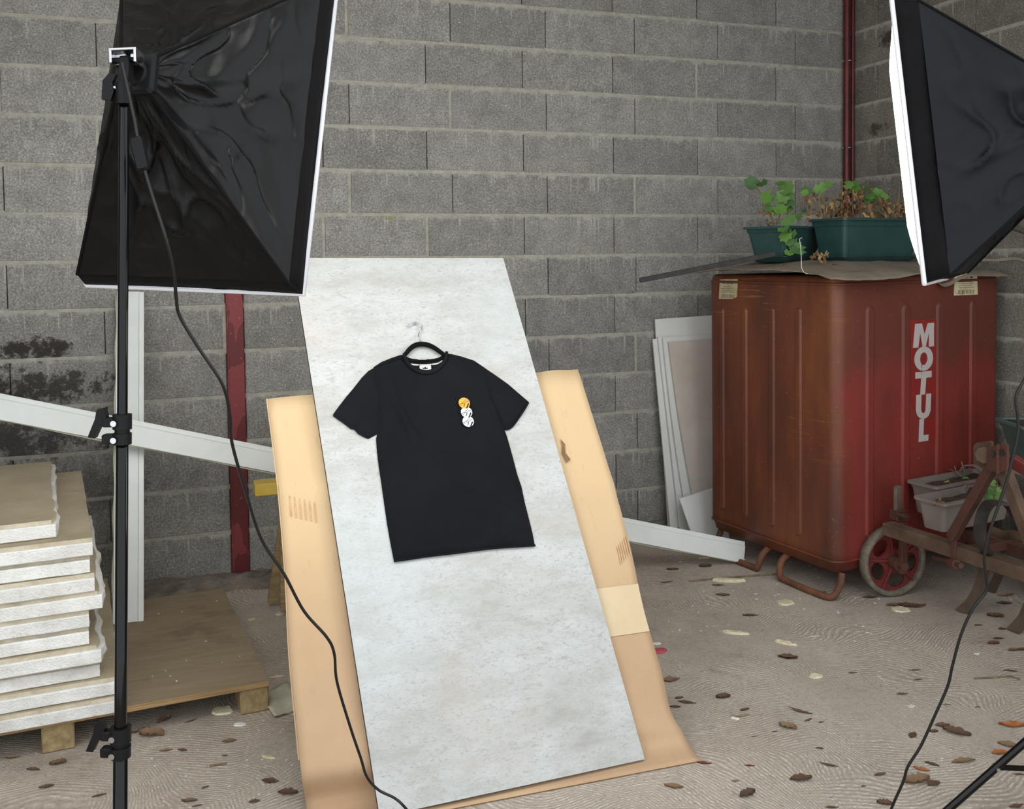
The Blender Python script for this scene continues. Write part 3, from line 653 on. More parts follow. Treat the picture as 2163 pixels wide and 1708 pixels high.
# =================================================================== WHITE PROFILES, PALLET, INSULATION STACK
def profile(name, a, c_, wdir, w, ndir, label):
    """U-shaped plastic cladding profile from a to c_; wdir is its face width, ndir its face normal"""
    a, c_ = np.array(a, float), np.array(c_, float); d = unit(c_-a); n_ = unit(np.array(ndir)-d*np.dot(d, ndir)); wd = unit(np.cross(n_, d))
    if np.dot(wd, wdir) < 0: wd = -wd
    L = np.linalg.norm(c_-a); sec = [(-w/2, -.028), (-w/2, .0), (w/2-.022, .0), (w/2-.018, -.005), (w/2, -.006), (w/2, -.03), (w/2-.003, -.03), (w/2-.003, -.009), (-w/2+.003, -.004), (-w/2+.003, -.028)]
    bb = MB(); r0 = [a+wd*x+n_*y for x, y in sec]; r1 = [c_+wd*x+n_*y for x, y in sec]
    k = len(sec); bb.add(r0+r1, [(i, (i+1) % k, k+(i+1) % k, k+i) for i in range(k)]+[tuple(range(k-1, -1, -1)), tuple(range(k, 2*k))])
    root = thing(name, (a if a[2] < c_[2] else c_), label, 'trim'); bb.build('face_profile', 'pvc', root)
    e = MB(); e.tube([a-wd*(w/2+.002)-n_*.012+d*L*s+wd*.0025*math.sin(s*37) for s in np.linspace(.01, .99, 40)], .004, 6); e.build('raw_edge', 'pvc_inner', root)
    return root
# ---- pallet of plywood on blocks
PO_ = on_z(568, 1437, .10); PAx, PAy = unit((-.997, -.06, 0)), unit((-.10, .995, 0)); PL, PD = 1.45, .97
pal = thing('plywood_pallet', (PO_+PAx*PL/2)*np.array((1, 1, 0)), 'low plywood pallet on wooden blocks under the insulation stack', 'pallet')
b = MB(); c_ = PO_+PAx*PL/2+PAy*PD/2; b.obox((c_[0], c_[1], .091), PAx, PAy, (0, 0, 1), PL/2, PD/2, .009)
b.build('plywood_top', ['plywood', 'ply_edge'], pal, mat_of=lambda i: 0 if i in (0, 1) else 1)
for (x, y) in ((.045, .06), (.045, .46), (.045, .90), (.62, .06), (.62, .46), (.62, .90), (1.38, .06), (1.38, .9)):
    q = PO_+PAx*x+PAy*y; b = MB(); b.obox((q[0], q[1], .041), PAx, PAy, (0, 0, 1), .045, .055, .041, .004); b.build('block', 'chipblock', pal)
# ---- insulated plasterboards: eleven, bottom to top; (front y offset, right end px, depth, broken)
rows = [  # right end x (px) measured on the front face, y px there, set-back of front edge, board depth, ragged
    (254, 1500, .00, 1.00, 0), (254, 1464, .012, 1.00, 0), (211, 1425, .035, .98, 0), (214, 1390, .012, .98, 1), (188, 1350, .030, .99, 0), (188, 1306, .026, 1.02, 0),
    (216, 1268, .022, 1.0, 1), (200, 1240, .018, 1.0, 0), (190, 1205, .030, 1.03, 0), (196, 1170, .022, 1.03, 0), (118, 1128, .07, .95, 1)]
ordn = ['lowest', 'second lowest', 'third from the bottom', 'fourth from the bottom', 'fifth from the bottom', 'middle', 'fifth from the top', 'fourth from the top', 'third from the top', 'second from the top', 'topmost']
SB = on_z(243, 1507, .10); zz = .1005
for i, (rx, ry, sb, dep, rag) in enumerate(rows):
    fz, pz = .0405+random.uniform(-.002, .003), .0125
    front = SB+PAy*sb
    n_ = np.array((-PAy[0], -PAy[1], 0)); n_ = -PAy
    q = on_plane(rx, ry, front, PAy); x0 = float(np.dot(q-front, -PAx))            # right end along the front edge
    o_ = front-PAx*x0; o_[2] = zz; Lb = 1.02+random.uniform(-.02, .02)
    rot = random.uniform(-.012, .012); ca, sa = math.cos(rot), math.sin(rot); ax = PAx*ca+PAy*sa; ay = PAy*ca-PAx*sa
    th_ = thing('insulated_plasterboard', o_+ax*Lb/2, '%s plasterboard bonded to white polystyrene in the stack on the pallet' % ordn[i], 'insulation board', 'stacked insulation boards')
    N = 26; M_ = 20
    def outline(inset, jit, seed):
        pts = []
        for k in range(N+1): u = k/N; pts.append(o_+ax*(Lb*u)+ay*(inset+jit*nz((u*14, seed, 1), 1)))
        for k in range(1, M_): pts.append(o_+ax*(Lb-inset)+ay*(dep*k/M_))
        for k in range(N+1): u = 1-k/N; pts.append(o_+ax*(Lb*u)+ay*dep)
        for k in range(1, M_):
            u = 1-k/M_; j = jit*2*nz((u*9, seed, 4), 1)
            if rag: j += -.03*abs(nz((u*6, seed, 8), 1))*(1 if u < .5 else .3)
            pts.append(o_+ax*(j)+ay*(dep*u))
        return pts
    b = MB(); rings = []
    for zf, ins, jt in ((0, .006, .006), (.004, .0, .004), (fz*.5, .0, .003), (fz-.003, .0, .003), (fz, .003, .003)):
        rings.append([p+np.array((0, 0, zf)) for p in outline(ins, jt, i*3+zf*20)])
    b.loft(rings); b.build('foam_layer', 'foam', th_)
    b = MB(); ins = .004+random.uniform(-.002, .010)
    ol = outline(ins, .002, i*5)
    if rag: ol = [p+ax*(.012 if np.dot(p-o_, ax) < .05 else 0) for p in ol]
    r0 = [p+np.array((0, 0, fz+.0003)) for p in ol]; r1 = [p+np.array((0, 0, fz+pz)) for p in ol]; b.loft([r0, r1]); k = len(r0)
    b.build('plasterboard', ['paper', 'plaster_edge'], th_, mat_of=lambda q_: 0 if q_ >= k else 1)
    zz += fz+pz+.0006
TOPZ = zz

# ---- upright profile leaning on the wall, long profile lying across
VB = (on_z(240, 1318, .10)+on_z(302, 1314, .10))/2; VB[2] = .103
VT = (on_y(246, 640, -.07)+on_y(305, 640, -.07))/2; VT = VB+(VT-VB)*1.55
if VT[1] > -.04: VT = VB+(VT-VB)*((-.045-VB[1])/(VT[1]-VB[1]))
profile('cladding_profile', VB, VT, (1, 0, 0), .108, (0, -1, .3), 'white plastic cladding profile standing upright on the pallet against the wall')
DE = on_z(1573, 1166, .055); DA = on_y(0, 858, -.40); dd_ = DA-DE
profile('cladding_profile', DE+(-dd_)*0, DE+dd_*1.10, (0, 0, 1), .098, (0, -1, .25), 'long white plastic cladding profile slanting across the back wall to the floor')

# =================================================================== LEANING WHITE OFFCUTS
offs = [  # left x, right x, top y px, bottom left px, lean foot Y, top Y, material, thickness, label
    (1384, 1560, 674, -.10, -.030, 'board_white', 'tallest white laminate offcut, rearmost of the row leaning beside the red tank'),
    (1379, 1545, 716, -.125, -.046, 'board_white', 'narrow-edged white offcut, second from the wall beside the red tank'),
    (1390, 1550, 712, -.150, -.062, 'board_white', 'white offcut, third from the wall beside the red tank'),
    (1400, 1555, 713, -.175, -.080, 'board_white', 'white offcut just behind the cream panel beside the red tank'),
    (1412, 1560, 722, -.205, -.100, 'board_cream', 'cream stained panel with worn brown edge leaning beside the red tank')]
for i, (xl, xr, yt, yb, yt2, mt, lab_) in enumerate(offs):
    tl = on_y(xl, yt, yt2); tr = np.array((tl[0]+.44+.02*i, yt2, tl[2]+.012))
    sk = .035+.022*i
    bl = np.array((tl[0]+sk, yb, .002)); br = np.array((tr[0]+sk*.3, yb, .002))
    d_ = unit(tl-bl); nrm = unit(np.cross(br-bl, d_)); nrm = nrm if nrm[1] < 0 else -nrm
    def fn(u, v, bl=bl, br=br, tl=tl, tr=tr, i=i):
        p = (bl*(1-u)+br*u)*(1-v)+(tl*(1-u)+tr*u)*v
        return p+np.array((.012*math.sin(math.pi*v)*(i > 2)*-1, 0, 0))
    b = MB(); b.sheet(fn, lambda u, v, n_=nrm: -n_, .009, 3, 10, False)
    tag(b.build('white_offcut' if mt == 'board_white' else 'cream_panel', mt), lab_, 'panel')
b = MB(); q0 = on_y(1442, 1055, -.24); zz_ = q0[2]
b.sheet(lambda u, v: np.array((q0[0]+.02+.20*u, -.33, .002))*(1-v)+np.array((q0[0]-.01+.26*u, -.225, zz_+.045*u))*v, lambda u, v: (0, 1, .3), .008, 2, 2, False)
tag(b.build('white_offcut', 'board_white'), 'small white offcut at the foot of the cream panel', 'panel')

# =================================================================== RED TANK
TK = thing('fuel_tank', TO+TA*TW/2+TB*TD/2, 'large worn red metal tank lettered MOTUL on a tubular sled', 'tank')
def T3(x, y, z_): return TO+TA*x+TB*y+np.array((0, 0, z_))
def rring(z_, ins, rad, seg=6):
    pts = []
    for cx, cy, a0 in ((rad, rad, math.pi), (TW-rad, rad, 1.5*math.pi), (TW-rad, TD-rad, 0), (rad, TD-rad, .5*math.pi)):
        for k in range(seg+1):
            a = a0+k/seg*math.pi/2; r_ = rad-ins
            pts.append(T3(cx+r_*math.cos(a), cy+r_*math.sin(a), z_))
    return pts
R_ = .055
b = MB(); b.loft([rring(*q) for q in ((.105, .045, R_), (.118, .018, R_), (.165, .004, R_), (.170, .0, R_), (.20, .0, R_), (1.2, .0, R_), (1.322, .0, R_), (1.330, .003, R_), (1.350, .003, R_), (1.362, .010, R_), (1.368, .022, R_))], smooth=True)
body_t = b.build('body', 'tank', TK)
b = MB()
for a_, c_ in (((.158, -.003), (.166, -.006)),):
    b.loft([rring(.158, .002, R_), rring(.160, -.005, R_), rring(.166, -.005, R_), rring(.168, .002, R_)], False, False, True)
b.build('bottom_seam', 'tank', TK)
b = MB(); b.loft([rring(1.326, .001, R_), rring(1.328, -.004, R_), rring(1.338, -.004, R_), rring(1.340, .001, R_)], False, False, True); b.build('lid_seam', 'tank', TK)
def front2(x, y): q = on_plane(x, y, TO, TB)-TO; return float(np.dot(q, TA)), float(q[2])
def side2(x, y): q = on_plane(x, y, TO, TA)-TO; return float(np.dot(q, TB)), float(q[2])
def rib(face, c0, w, z0, z1, name='rib'):
    bb = MB(); n_ = 6; ring_o, ring_i = [], []
    for (zc, sgn) in ((z1-w/2, 1), (z0+w/2, -1)):
        for k in range(n_+1):
            a = (k/n_)*math.pi if sgn > 0 else math.pi+(k/n_)*math.pi
            ring_o.append((c0+w/2*math.cos(a), zc+w/2*math.sin(a))); ring_i.append((c0+w*.28*math.cos(a), zc+w*.28*math.sin(a)))
    pos = (lambda p, h: T3(p[0], -h, p[1])) if face == 'front' else (lambda p, h: T3(-h, p[0], p[1]))
    bb.loft([[pos(p, -.001) for p in ring_o], [pos(p, .007) for p in ring_i]], False, True, False)
    return bb.build(name, 'tank', TK)
zt = front2(1845, 644)[1]; zb = .235
for x0, x1 in ((1828, 1847), (1904, 1922), (1976, 1993), (2047, 2061)):
    a = front2(x0, 800)[0]; c_ = front2(x1, 800)[0]; rib('front', (a+c_)/2, (c_-a)*1.05, zb, zt)
for x0, yb in ((1526, 1049), (1574, 1070), (1631, 1088), (1687, 1107)):
    a, zb_ = side2(x0, yb); rib('side', a, .040, .225, side2(x0, 648)[1])
# sled tubes under the tank
for yy in (.10, .70):
    pth = [T3(.04, yy, .13), T3(.035, yy, .10), T3(.05, yy-.0, .045), T3(.12, yy, .022), T3(.90, yy, .022), T3(1.0, yy, .05), T3(1.02, yy, .12)]
    pass
sl = [[(1634, 1168, .09), (1648, 1195, .06), (1664, 1216, .02), (1700, 1230, .02), (1770, 1252, .02), (1790, 1252, .02), (1802, 1240, .05), (1807, 1215, .10)]]
def sled(pts):
    bb = MB(); bb.tube(smooth_path(pts, 5), .0145, 10); return bb.build('sled_runner', 'tank_rust', TK)
sled([T3(.05, .32, .115), T3(.0, .32, .085), T3(-.02, .31, .03), T3(-.02, .27, .0155), T3(-.02, .06, .0155), T3(.0, .02, .02), T3(.03, .01, .06), T3(.05, .015, .112)])
sled([T3(.05, .44, .115), T3(.0, .44, .085), T3(-.02, .45, .03), T3(-.02, .49, .0155), T3(-.02, .74, .0155), T3(.0, .78, .02), T3(.03, .79, .06), T3(.05, .785, .112)])
sled([T3(1.0, .32, .115), T3(1.03, .32, .085), T3(1.03, .31, .03), T3(1.03, .27, .0155), T3(1.03, .06, .0155), T3(1.02, .02, .05), T3(1.0, .015, .112)])
sled([T3(1.0, .44, .115), T3(1.03, .44, .085), T3(1.03, .45, .03), T3(1.03, .49, .0155), T3(1.03, .74, .0155), T3(1.02, .78, .05), T3(1.0, .785, .112)])
# lettering
GL = {'M': [[(0, 0), (.10, 1), (.42, 1), (.55, .52), (.70, 1), (1.0, 1), (1.0, 0), (.76, 0), (.76, .62), (.60, .0), (.46, 0), (.34, .62), (.25, 0)]],
      'T': [[(0, 1), (1, 1), (1, .72), (.66, .72), (.60, 0), (.30, 0), (.36, .72), (0, .72)]],
      'L': [[(.08, 1), (.52, 1), (.46, .27), (1.0, .27), (.96, 0), (0, 0)]],
      'U': [[(.02, 1), (.36, 1), (.34, .38), (.40, .26), (.50, .22), (.60, .27), (.64, .38), (.68, 1), (1.0, 1), (.96, .30), (.84, .10), (.64, .01), (.46, 0), (.24, .05), (.08, .18), (.01, .36)]]}
patch = [front2(*q) for q in ((1922, 676), (1978, 674), (1980, 925), (1966, 935), (1924, 850))]
b = MB(); b.prism([(x, z_) for x, z_ in patch], TO-TB*.0004, TA, (0, 0, 1), -TB, .0006); dec = b.build('decal_ground', 'tank_patch', TK)
for ch, (x0, y0, x1, y1) in {'M': (1928, 684, 1972, 731), 'O': (1931, 733, 1970, 781), 'T': (1933, 786, 1967, 831), 'U': (1934, 834, 1966, 882), 'L': (1940, 885, 1961, 930)}.items():
    u0, z1 = front2(x0, y0); u1, z0 = front2(x1, y1)
    b = MB()
    if ch == 'O':
        n_ = 32
        ro = [(.5+.5*math.cos(k*2*math.pi/n_), .5+.5*math.sin(k*2*math.pi/n_)) for k in range(n_)]; ri = [(.5+.2*math.cos(k*2*math.pi/n_), .5+.26*math.sin(k*2*math.pi/n_)) for k in range(n_)]
        f_ = lambda p, h: T3(u0+(u1-u0)*p[0], -h, z0+(z1-z0)*p[1])
        b.loft([[f_(p, .0009) for p in ro], [f_(p, .0022) for p in ro], [f_(p, .0022) for p in ri], [f_(p, .0009) for p in ri]], False, False)
    else:
        b.prism([(u0+(u1-u0)*x, z0+(z1-z0)*y) for x, y in GL[ch][0]], TO-TB*.0009, TA, (0, 0, 1), -TB, .0013)
    b.build('letter', 'lettering', TK)
def sticker(pts, face):
    p2 = [(front2 if face == 'front' else side2)(*q) for q in pts]
    bb = MB(); ax_, n_ = (TA, -TB) if face == 'front' else (TB, -TA)
    bb.prism(p2, TO+n_*.001, ax_, (0, 0, 1), n_, .0008); st_ = bb.build('paper_sticker', 'sticker', TK)
    u0, u1 = min(p[0] for p in p2), max(p[0] for p in p2); z0, z1 = min(p[1] for p in p2), max(p[1] for p in p2)
    def bar(a, c_, d, e_):
        q = MB(); q.prism([(u0+(u1-u0)*a, z0+(z1-z0)*c_), (u0+(u1-u0)*d, z0+(z1-z0)*c_), (u0+(u1-u0)*d, z0+(z1-z0)*e_), (u0+(u1-u0)*a, z0+(z1-z0)*e_)], TO+n_*.0018, ax_, (0, 0, 1), n_, .0004); q.build('sticker_print', 'sticker_ink', st_)
    for k in range(13): bar(.18+.052*k, .06, .18+.052*k+(.016 if k % 3 else .03), .24)
    for k in range(4): bar(.2, .34+.085*k, .85-.1*(k % 2), .36+.085*k)
    for k in range(3): bar(.25+.2*k, .76, .38+.2*k, .83)
sticker([(2016, 577), (2063, 576), (2065, 622), (2014, 624)], 'front')
sticker([(1521, 590), (1559, 589), (1557, 627), (1549, 631), (1519, 631)], 'side')

# canvas sheet on the tank with its load
def tarp(u, v):
    x = -.10+1.12*u; y = -.06+.86*v
    mid = math.exp(-((x-.42)/.52)**4-((y-.42)/.36)**4)
    h = 1.374+.058*mid+.006*nz((x, y, 2), 9)*(.4+mid)+.003*nz((x, y, 7), 24)
    edge = max(0, -.0-y)/.06; h -= .012*edge*(1+.9*math.sin(x*7+1.0))
    if x < 0: h -= .04*(-x/.10)*0
    if u > .62 and v < .2: h -= .06*math.exp(-((u-.66)/.10)**2)*(1-v/.2)
    p = T3(x+.02*nz((v*4, 1, u), 2), y-.035*math.sin(u*6.5)*(1-v)-.02*nz((u*5, 3, 3), 1.3)*(1-v), max(h, 1.374 if (0 < x < TW and 0 < y < TD) else 0))
    return p
b = MB(); b.sheet(tarp, lambda u, v: (0, 0, -1), .003, 60, 40); tag(b.build('canvas_sheet', 'tarp'), 'crumpled brown canvas sheet over the top of the red tank', 'canvas')
b = MB(); a = on_y(1351, 592, -.72); c_ = on_y(1535, 556, -.86); c_ = c_+(c_-a)*.55; b.obox((a+c_)/2, unit(c_-a), unit(np.cross((0, 0, 1), c_-a)), unit(np.cross(c_-a, np.cross((0, 0, 1), c_-a))), np.linalg.norm(c_-a)/2, .014, .011, .002)
tag(b.build('wooden_lath', 'lath'), 'dark thin lath sticking out left from under the canvas sheet', 'lath')
b = MB(); b.ribbon([on_x(1975, 552, 3.42), on_x(2050, 547, 3.45), on_x(2100, 550, 3.5), on_x(2145, 546, 3.55), on_x(2185, 556, 3.6)], (0, .5, .85), .014, .005); tag(b.build('torn_canvas_strip', 'tarp'), 'brown torn strip on the right rear corner of the red tank', 'canvas')
b = MB(); b.tube([on_x(2085, 462, 3.60), on_x(2120, 474, 3.61), on_x(2163, 488, 3.62), on_x(2260, 524, 3.64)], .013, 8); tag(b.build('branch', 'bark'), 'grey branch leaning on the side wall behind the softbox', 'branch')

# =================================================================== PLANTERS
def trough(root, o, ax, L, Wd, h, flare, mat_, rim=.012, th=.004, saucer=True, z0=0.0, soil=.75):
    """rectangular flower trough; o = centre of base on its support"""
    ax = unit(ax); ay = np.array((-ax[1], ax[0], 0)); o = np.array(o, float)
    def rr(z_, l, w, rad=.018, seg=3):
        pts = []
        for sx, sy, a0 in ((-1, -1, math.pi), (1, -1, 1.5*math.pi), (1, 1, 0), (-1, 1, .5*math.pi)):
            for k in range(seg+1):
                a = a0+k/seg*math.pi/2; pts.append(o+ax*(sx*(l/2-rad)+rad*math.cos(a))+ay*(sy*(w/2-rad)+rad*math.sin(a))+np.array((0, 0, z_)))
        return pts
    zb = z0+(.014 if saucer else 0)
    b = MB(); b.loft([rr(zb, L, Wd), rr(zb+h*.80, L+flare*.8, Wd+flare*.8), rr(zb+h*.81, L+flare*.8+.006, Wd+flare*.8+.006), rr(zb+h-.012, L+flare+.004, Wd+flare+.004), rr(zb+h-.011, L+flare+2*rim, Wd+flare+2*rim), rr(zb+h, L+flare+2*rim, Wd+flare+2*rim), rr(zb+h, L+flare-2*th, Wd+flare-2*th), rr(zb+h*.5, L+flare*.4-2*th, Wd+flare*.4-2*th)], True, False)
    b.build('pot', mat_, root)
    b = MB(); b.grid(lambda u, v: o+ax*((u-.5)*(L+flare*.6-2*th))+ay*((v-.5)*(Wd+flare*.6-2*th))+np.array((0, 0, zb+h*soil+.008*nz((u*7, v*5, L), 1.3))), 16, 8); b.build('soil', 'soil', root)
    if saucer:
        b = MB(); b.loft([rr(z0, L-.02, Wd-.02), rr(z0+.006, L, Wd), rr(z0+.026, L+.045, Wd+.045), rr(z0+.028, L+.045, Wd+.045), rr(z0+.028, L+.036, Wd+.036), rr(z0+.010, L-.0, Wd-.0)], True, True); b.build('saucer', mat_, root)
    return o, ax, ay, zb+h*soil
# leaf meshes
def leaf_mesh(name, mat_, lobed=True, curl=.15, seed=0):
    bb = MB(); n_ = 14
    vs = [(0, 0, 0)]
    for k in range(n_):
        a = 2*math.pi*k/n_; r_ = (1.0 if k % 2 else .80) if lobed else (.6+.4*abs(math.cos(a)))
        if lobed and k == 0: r_ = .35
        r_ *= 1+.12*nz((k, seed, 1), 1.7)
        vs.append((r_*math.cos(a), r_*math.sin(a)*(1 if lobed else .55), curl*r_*r_*(1+.8*nz((k*1.3, seed, 5), 1))))
    bb.add(vs, [(0, 1+k, 1+(k+1) % n_) for k in range(n_)], True); return bb.mesh(name, (0, 0, 0), [M[mat_]])
LG = [leaf_mesh('leaf', 'leaf_green', True, c_, s) for s, c_ in enumerate((.2, .35, -.15, .1))]
LD = [leaf_mesh('dry_leaf', 'leaf_dry', False, c_, s+9) for s, c_ in enumerate((.6, .9, -.5, .3))]
def face_rot(n_, spin):
    q = Vector(tuple(n_)).to_track_quat('Z', 'Y'); return (q.to_matrix() @ Matrix.Rotation(spin, 3, 'Z')).to_euler()
TOCAM = unit(-(FW+RT*.36))
def green_leaf(root, pos, size, n_=None):
    n_ = unit((TOCAM if n_ is None else np.array(n_))*1.0+np.array((random.uniform(-.5, .5), random.uniform(-.4, .4), random.uniform(.1, .9))))
    return place(random.choice(LG), 'leaf', pos, face_rot(n_, random.uniform(0, 6.28)), size, root)
def zpx(x, y): return 1540+x/3.472, 300+y/3.472
ZP = 1.424
# left green trough
PL1 = unit(TA*.94+TB*.34)
c1 = on_y(1655, 549, -.80); c1 = np.array((c1[0]+.055, c1[1]+.06, 0))
pot1 = thing('planter', (c1[0], c1[1], ZP), 'left dark green plastic trough with trailing geranium on the canvas sheet', 'planter', None)
trough(pot1, (c1[0], c1[1], 0), PL1, .33, .15, .150, .055, 'pot_green', z0=ZP)
YL1 = c1[1]-.08
leafs1 = [(165, 305, 45), (240, 310, 38), (280, 400, 46), (375, 312, 28), (420, 340, 50), (395, 400, 42), (370, 490, 48), (430, 475, 40), (290, 485, 28), (300, 425, 34), (440, 380, 36), (510, 550, 25), (420, 600, 35), (452, 560, 33), (400, 650, 34), (410, 685, 42), (458, 670, 32), (440, 730, 30), (480, 745, 38), (440, 810, 30), (520, 790, 38), (340, 520, 26), (455, 450, 30), (470, 790, 30)]
root_a = on_y(*zpx(330, 600), YL1+.07)
for (x, y, r_) in leafs1:
    yy = YL1+.06-random.uniform(0, .05) if y < 590 else c1[1]-.155-random.uniform(0, .03)
    green_leaf(pot1, on_y(*zpx(x, y), yy), r_/3.472*4.35/2000*1.3)
for path in ([(330, 610), (300, 520), (250, 400), (200, 330)], [(350, 600), (390, 480), (400, 380), (410, 320)], [(400, 600), (430, 520), (440, 440)], [(330, 600), (400, 590), (430, 660), (470, 750), (480, 790)], [(330, 600), (280, 500), (240, 450)]):
    b = MB(); b.tube(smooth_path([on_y(*zpx(x, y), YL1+.05 if y < 620 else c1[1]-.15) for x, y in path], 4), .0028, 6); b.build('stem', 'stem', pot1)
for k in range(16):
    p = on_y(*zpx(random.uniform(220, 330), random.uniform(500, 640)), YL1+random.uniform(.0, .1)); place(random.choice(LD), 'dry_leaf', p, (random.uniform(0, 6), random.uniform(0, 6), random.uniform(0, 6)), random.uniform(.009, .018), pot1)
# right green trough
PL2 = unit(TA*.985+TB*.02)
c2 = on_y(1785, 542, -1.02); c2 = c2+PL2*.235+TB*.085
pot2 = thing('planter', (c2[0], c2[1], ZP-.004), 'right dark green plastic trough full of withered plants on the canvas sheet', 'planter', None)
trough(pot2, (c2[0], c2[1], 0), PL2, .46, .15, .185, .05, 'pot_green', z0=ZP-.004, soil=.9)
YL2 = c2[1]
leafs2 = [(570, 355, 34), (555, 375, 25), (665, 338, 40), (725, 315, 30), (905, 325, 48), (875, 310, 34), (930, 340, 30), (1010, 345, 24), (1040, 392, 36), (1090, 385, 42), (1140, 402, 26), (1060, 415, 34), (735, 470, 12), (555, 500, 20), (1020, 420, 30)]
for (x, y, r_) in leafs2: green_leaf(pot2, on_y(*zpx(x, y), YL2+random.uniform(-.05, .03)), r_/3.472*4.2/2000*1.3)
for k in range(215):
    u = random.random(); x = 690+650*u; top = 400+60*math.sin(u*9)+random.uniform(-40, 60)
    if 700 < x < 980: top -= 60
    y = random.uniform(top, 560)
    p = on_y(*zpx(x, y), YL2+random.uniform(-.06, .06)); place(random.choice(LD), 'dry_leaf', p, (random.uniform(0, 6), random.uniform(0, 6), random.uniform(0, 6)), random.uniform(.011, .023), pot2)
for k in range(34):
    x = random.uniform(690, 1320); a = on_y(*zpx(x, 565), YL2+random.uniform(-.03, .03)); e_ = on_y(*zpx(x+random.uniform(-60, 60), random.uniform(300, 470) if x < 1000 else random.uniform(400, 500)), YL2+random.uniform(-.05, .05))
    b = MB(); m_ = (a+e_)/2+np.array((random.uniform(-.02, .02), 0, 0)); b.tube(smooth_path([a, m_, e_], 3), .0016, 5); b.build('stem', 'stem', pot2)
for path in ([(690, 560), (640, 500), (600, 420), (570, 380)], [(680, 540), (660, 430), (665, 350)], [(610, 470), (540, 430), (490, 450)], [(1015, 550), (1022, 430)], [(1238, 490), (1243, 385)], [(820, 560), (830, 300), (815, 240)]):
    b = MB(); b.tube(smooth_path([on_y(*zpx(x, y), YL2-.02) for x, y in path], 4), .0024, 6); b.build('stem', 'stem', pot2)
for k in range(26):
    p = on_y(*zpx(random.uniform(560, 690), random.uniform(370, 560)), YL2+random.uniform(-.04, .03)); place(random.choice(LD), 'dry_leaf', p, (random.uniform(0, 6), random.uniform(0, 6), random.uniform(0, 6)), random.uniform(.009, .018), pot2)
# ball of withered leaves and bits on the canvas
wl = thing('withered_leaf_clump', on_y(*zpx(660, 880), -1.07), 'clump of curled withered leaves between the two green troughs', 'leaves')
for k in range(16):
    p = on_y(*zpx(660+random.uniform(-50, 50), 848+random.uniform(-32, 26)), -1.07+random.uniform(-.02, .02)); place(random.choice(LD), 'dry_leaf', p, (random.uniform(0, 6), random.uniform(0, 6), random.uniform(0, 6)), random.uniform(.012, .019), wl)
for (x, y, s, lb) in ((.02, .30, .022, 'brown curled leaf at the left end of the canvas sheet'), (.12, .12, .016, 'brown leaf bit below the trailing geranium on the canvas'), (.30, .03, .010, 'tiny tan leaf at the front edge of the canvas')):
    q = T3(x, y, 1.374+.058*math.exp(-((x-.42)/.52)**4-((y-.42)/.36)**4)+.004)
    tag(place(random.choice(LD), 'withered_leaf', q, (random.uniform(-.3, .3), random.uniform(-.3, .3), random.uniform(0, 6)), s), lb, 'leaf')
b = MB(); b.tube(smooth_path([on_y(*zpx(x, y), -1.2) for x, y in ((535, 702), (518, 712), (525, 770), (530, 860), (535, 930), (570, 965), (640, 955))], 5), .0012, 5); tag(b.build('loose_string', 'white_cloth'), 'thin pale string hanging over the canvas edge', 'string')

# =================================================================== OLD CULTIVATOR FRAME
XB = 2.83; ZB = .335
def mx(x, y, X=XB): return on_x(x, y, X)
def zq(x, y): return 1760+x/3.712, 880+y/3.712
MC = thing('cultivator', (XB, -1.7, 0), 'rusty red cultivator frame with spoked wheel in front of the tank', 'cultivator')
Bs = on_z(1862, 1103, ZB); y_far = Bs[1]; XB = Bs[0]+.03
Be = on_z(2163, 1200, ZB); XE = Be[0]+.03
bdir = unit((XE-XB, Be[1]-y_far, 0)); bperp = np.array((-bdir[1], bdir[0], 0)); bperp = bperp if bperp[0] > 0 else -bperp
def bpt(s, across=0, z_=ZB): return np.array((XB, y_far, 0))+bdir*s+bperp*across+np.array((0, 0, z_))
b = MB(); c_ = bpt(.62, 0, ZB-.026); b.obox(c_, bdir, bperp, (0, 0, 1), .62, .03, .026, .003); b.build('main_beam', 'machine_dusty', MC)
b = MB(); c_ = bpt(.66, .30, ZB-.055); b.obox(c_, bdir, bperp, (0, 0, 1), .56, .025, .025, .003); b.build('rear_beam', 'machine', MC)
for s in (.33, .95):
    b = MB(); c_ = bpt(s, .15, ZB-.045); b.obox(c_, bperp, bdir, (0, 0, 1), .16, .02, .018, .002); b.build('cross_member', 'machine', MC)
# wheel
WC = on_z(1878, 1257, 0); WC = np.array((WC[0]+.012, WC[1]-.005, .151)); wa = unit((-.10, -.995, 0)); wr_ = np.array((0, 0, 1.0)); wu = np.cross(wr_, wa); RW = .149
wheel = MB(); n_ = 40
def wring(r_, h): return [WC+wa*h+(wu*math.cos(2*math.pi*k/n_)+wr_*math.sin(2*math.pi*k/n_))*r_ for k in range(n_)]
wheel.loft([wring(.128, -.020), wring(RW, -.022), wring(RW+.001, 0), wring(RW, .022), wring(.131, .022), wring(.128, .018), wring(.128, -.020)], False, False, True)
wh = wheel.build('wheel', 'wheel_tread', MC)
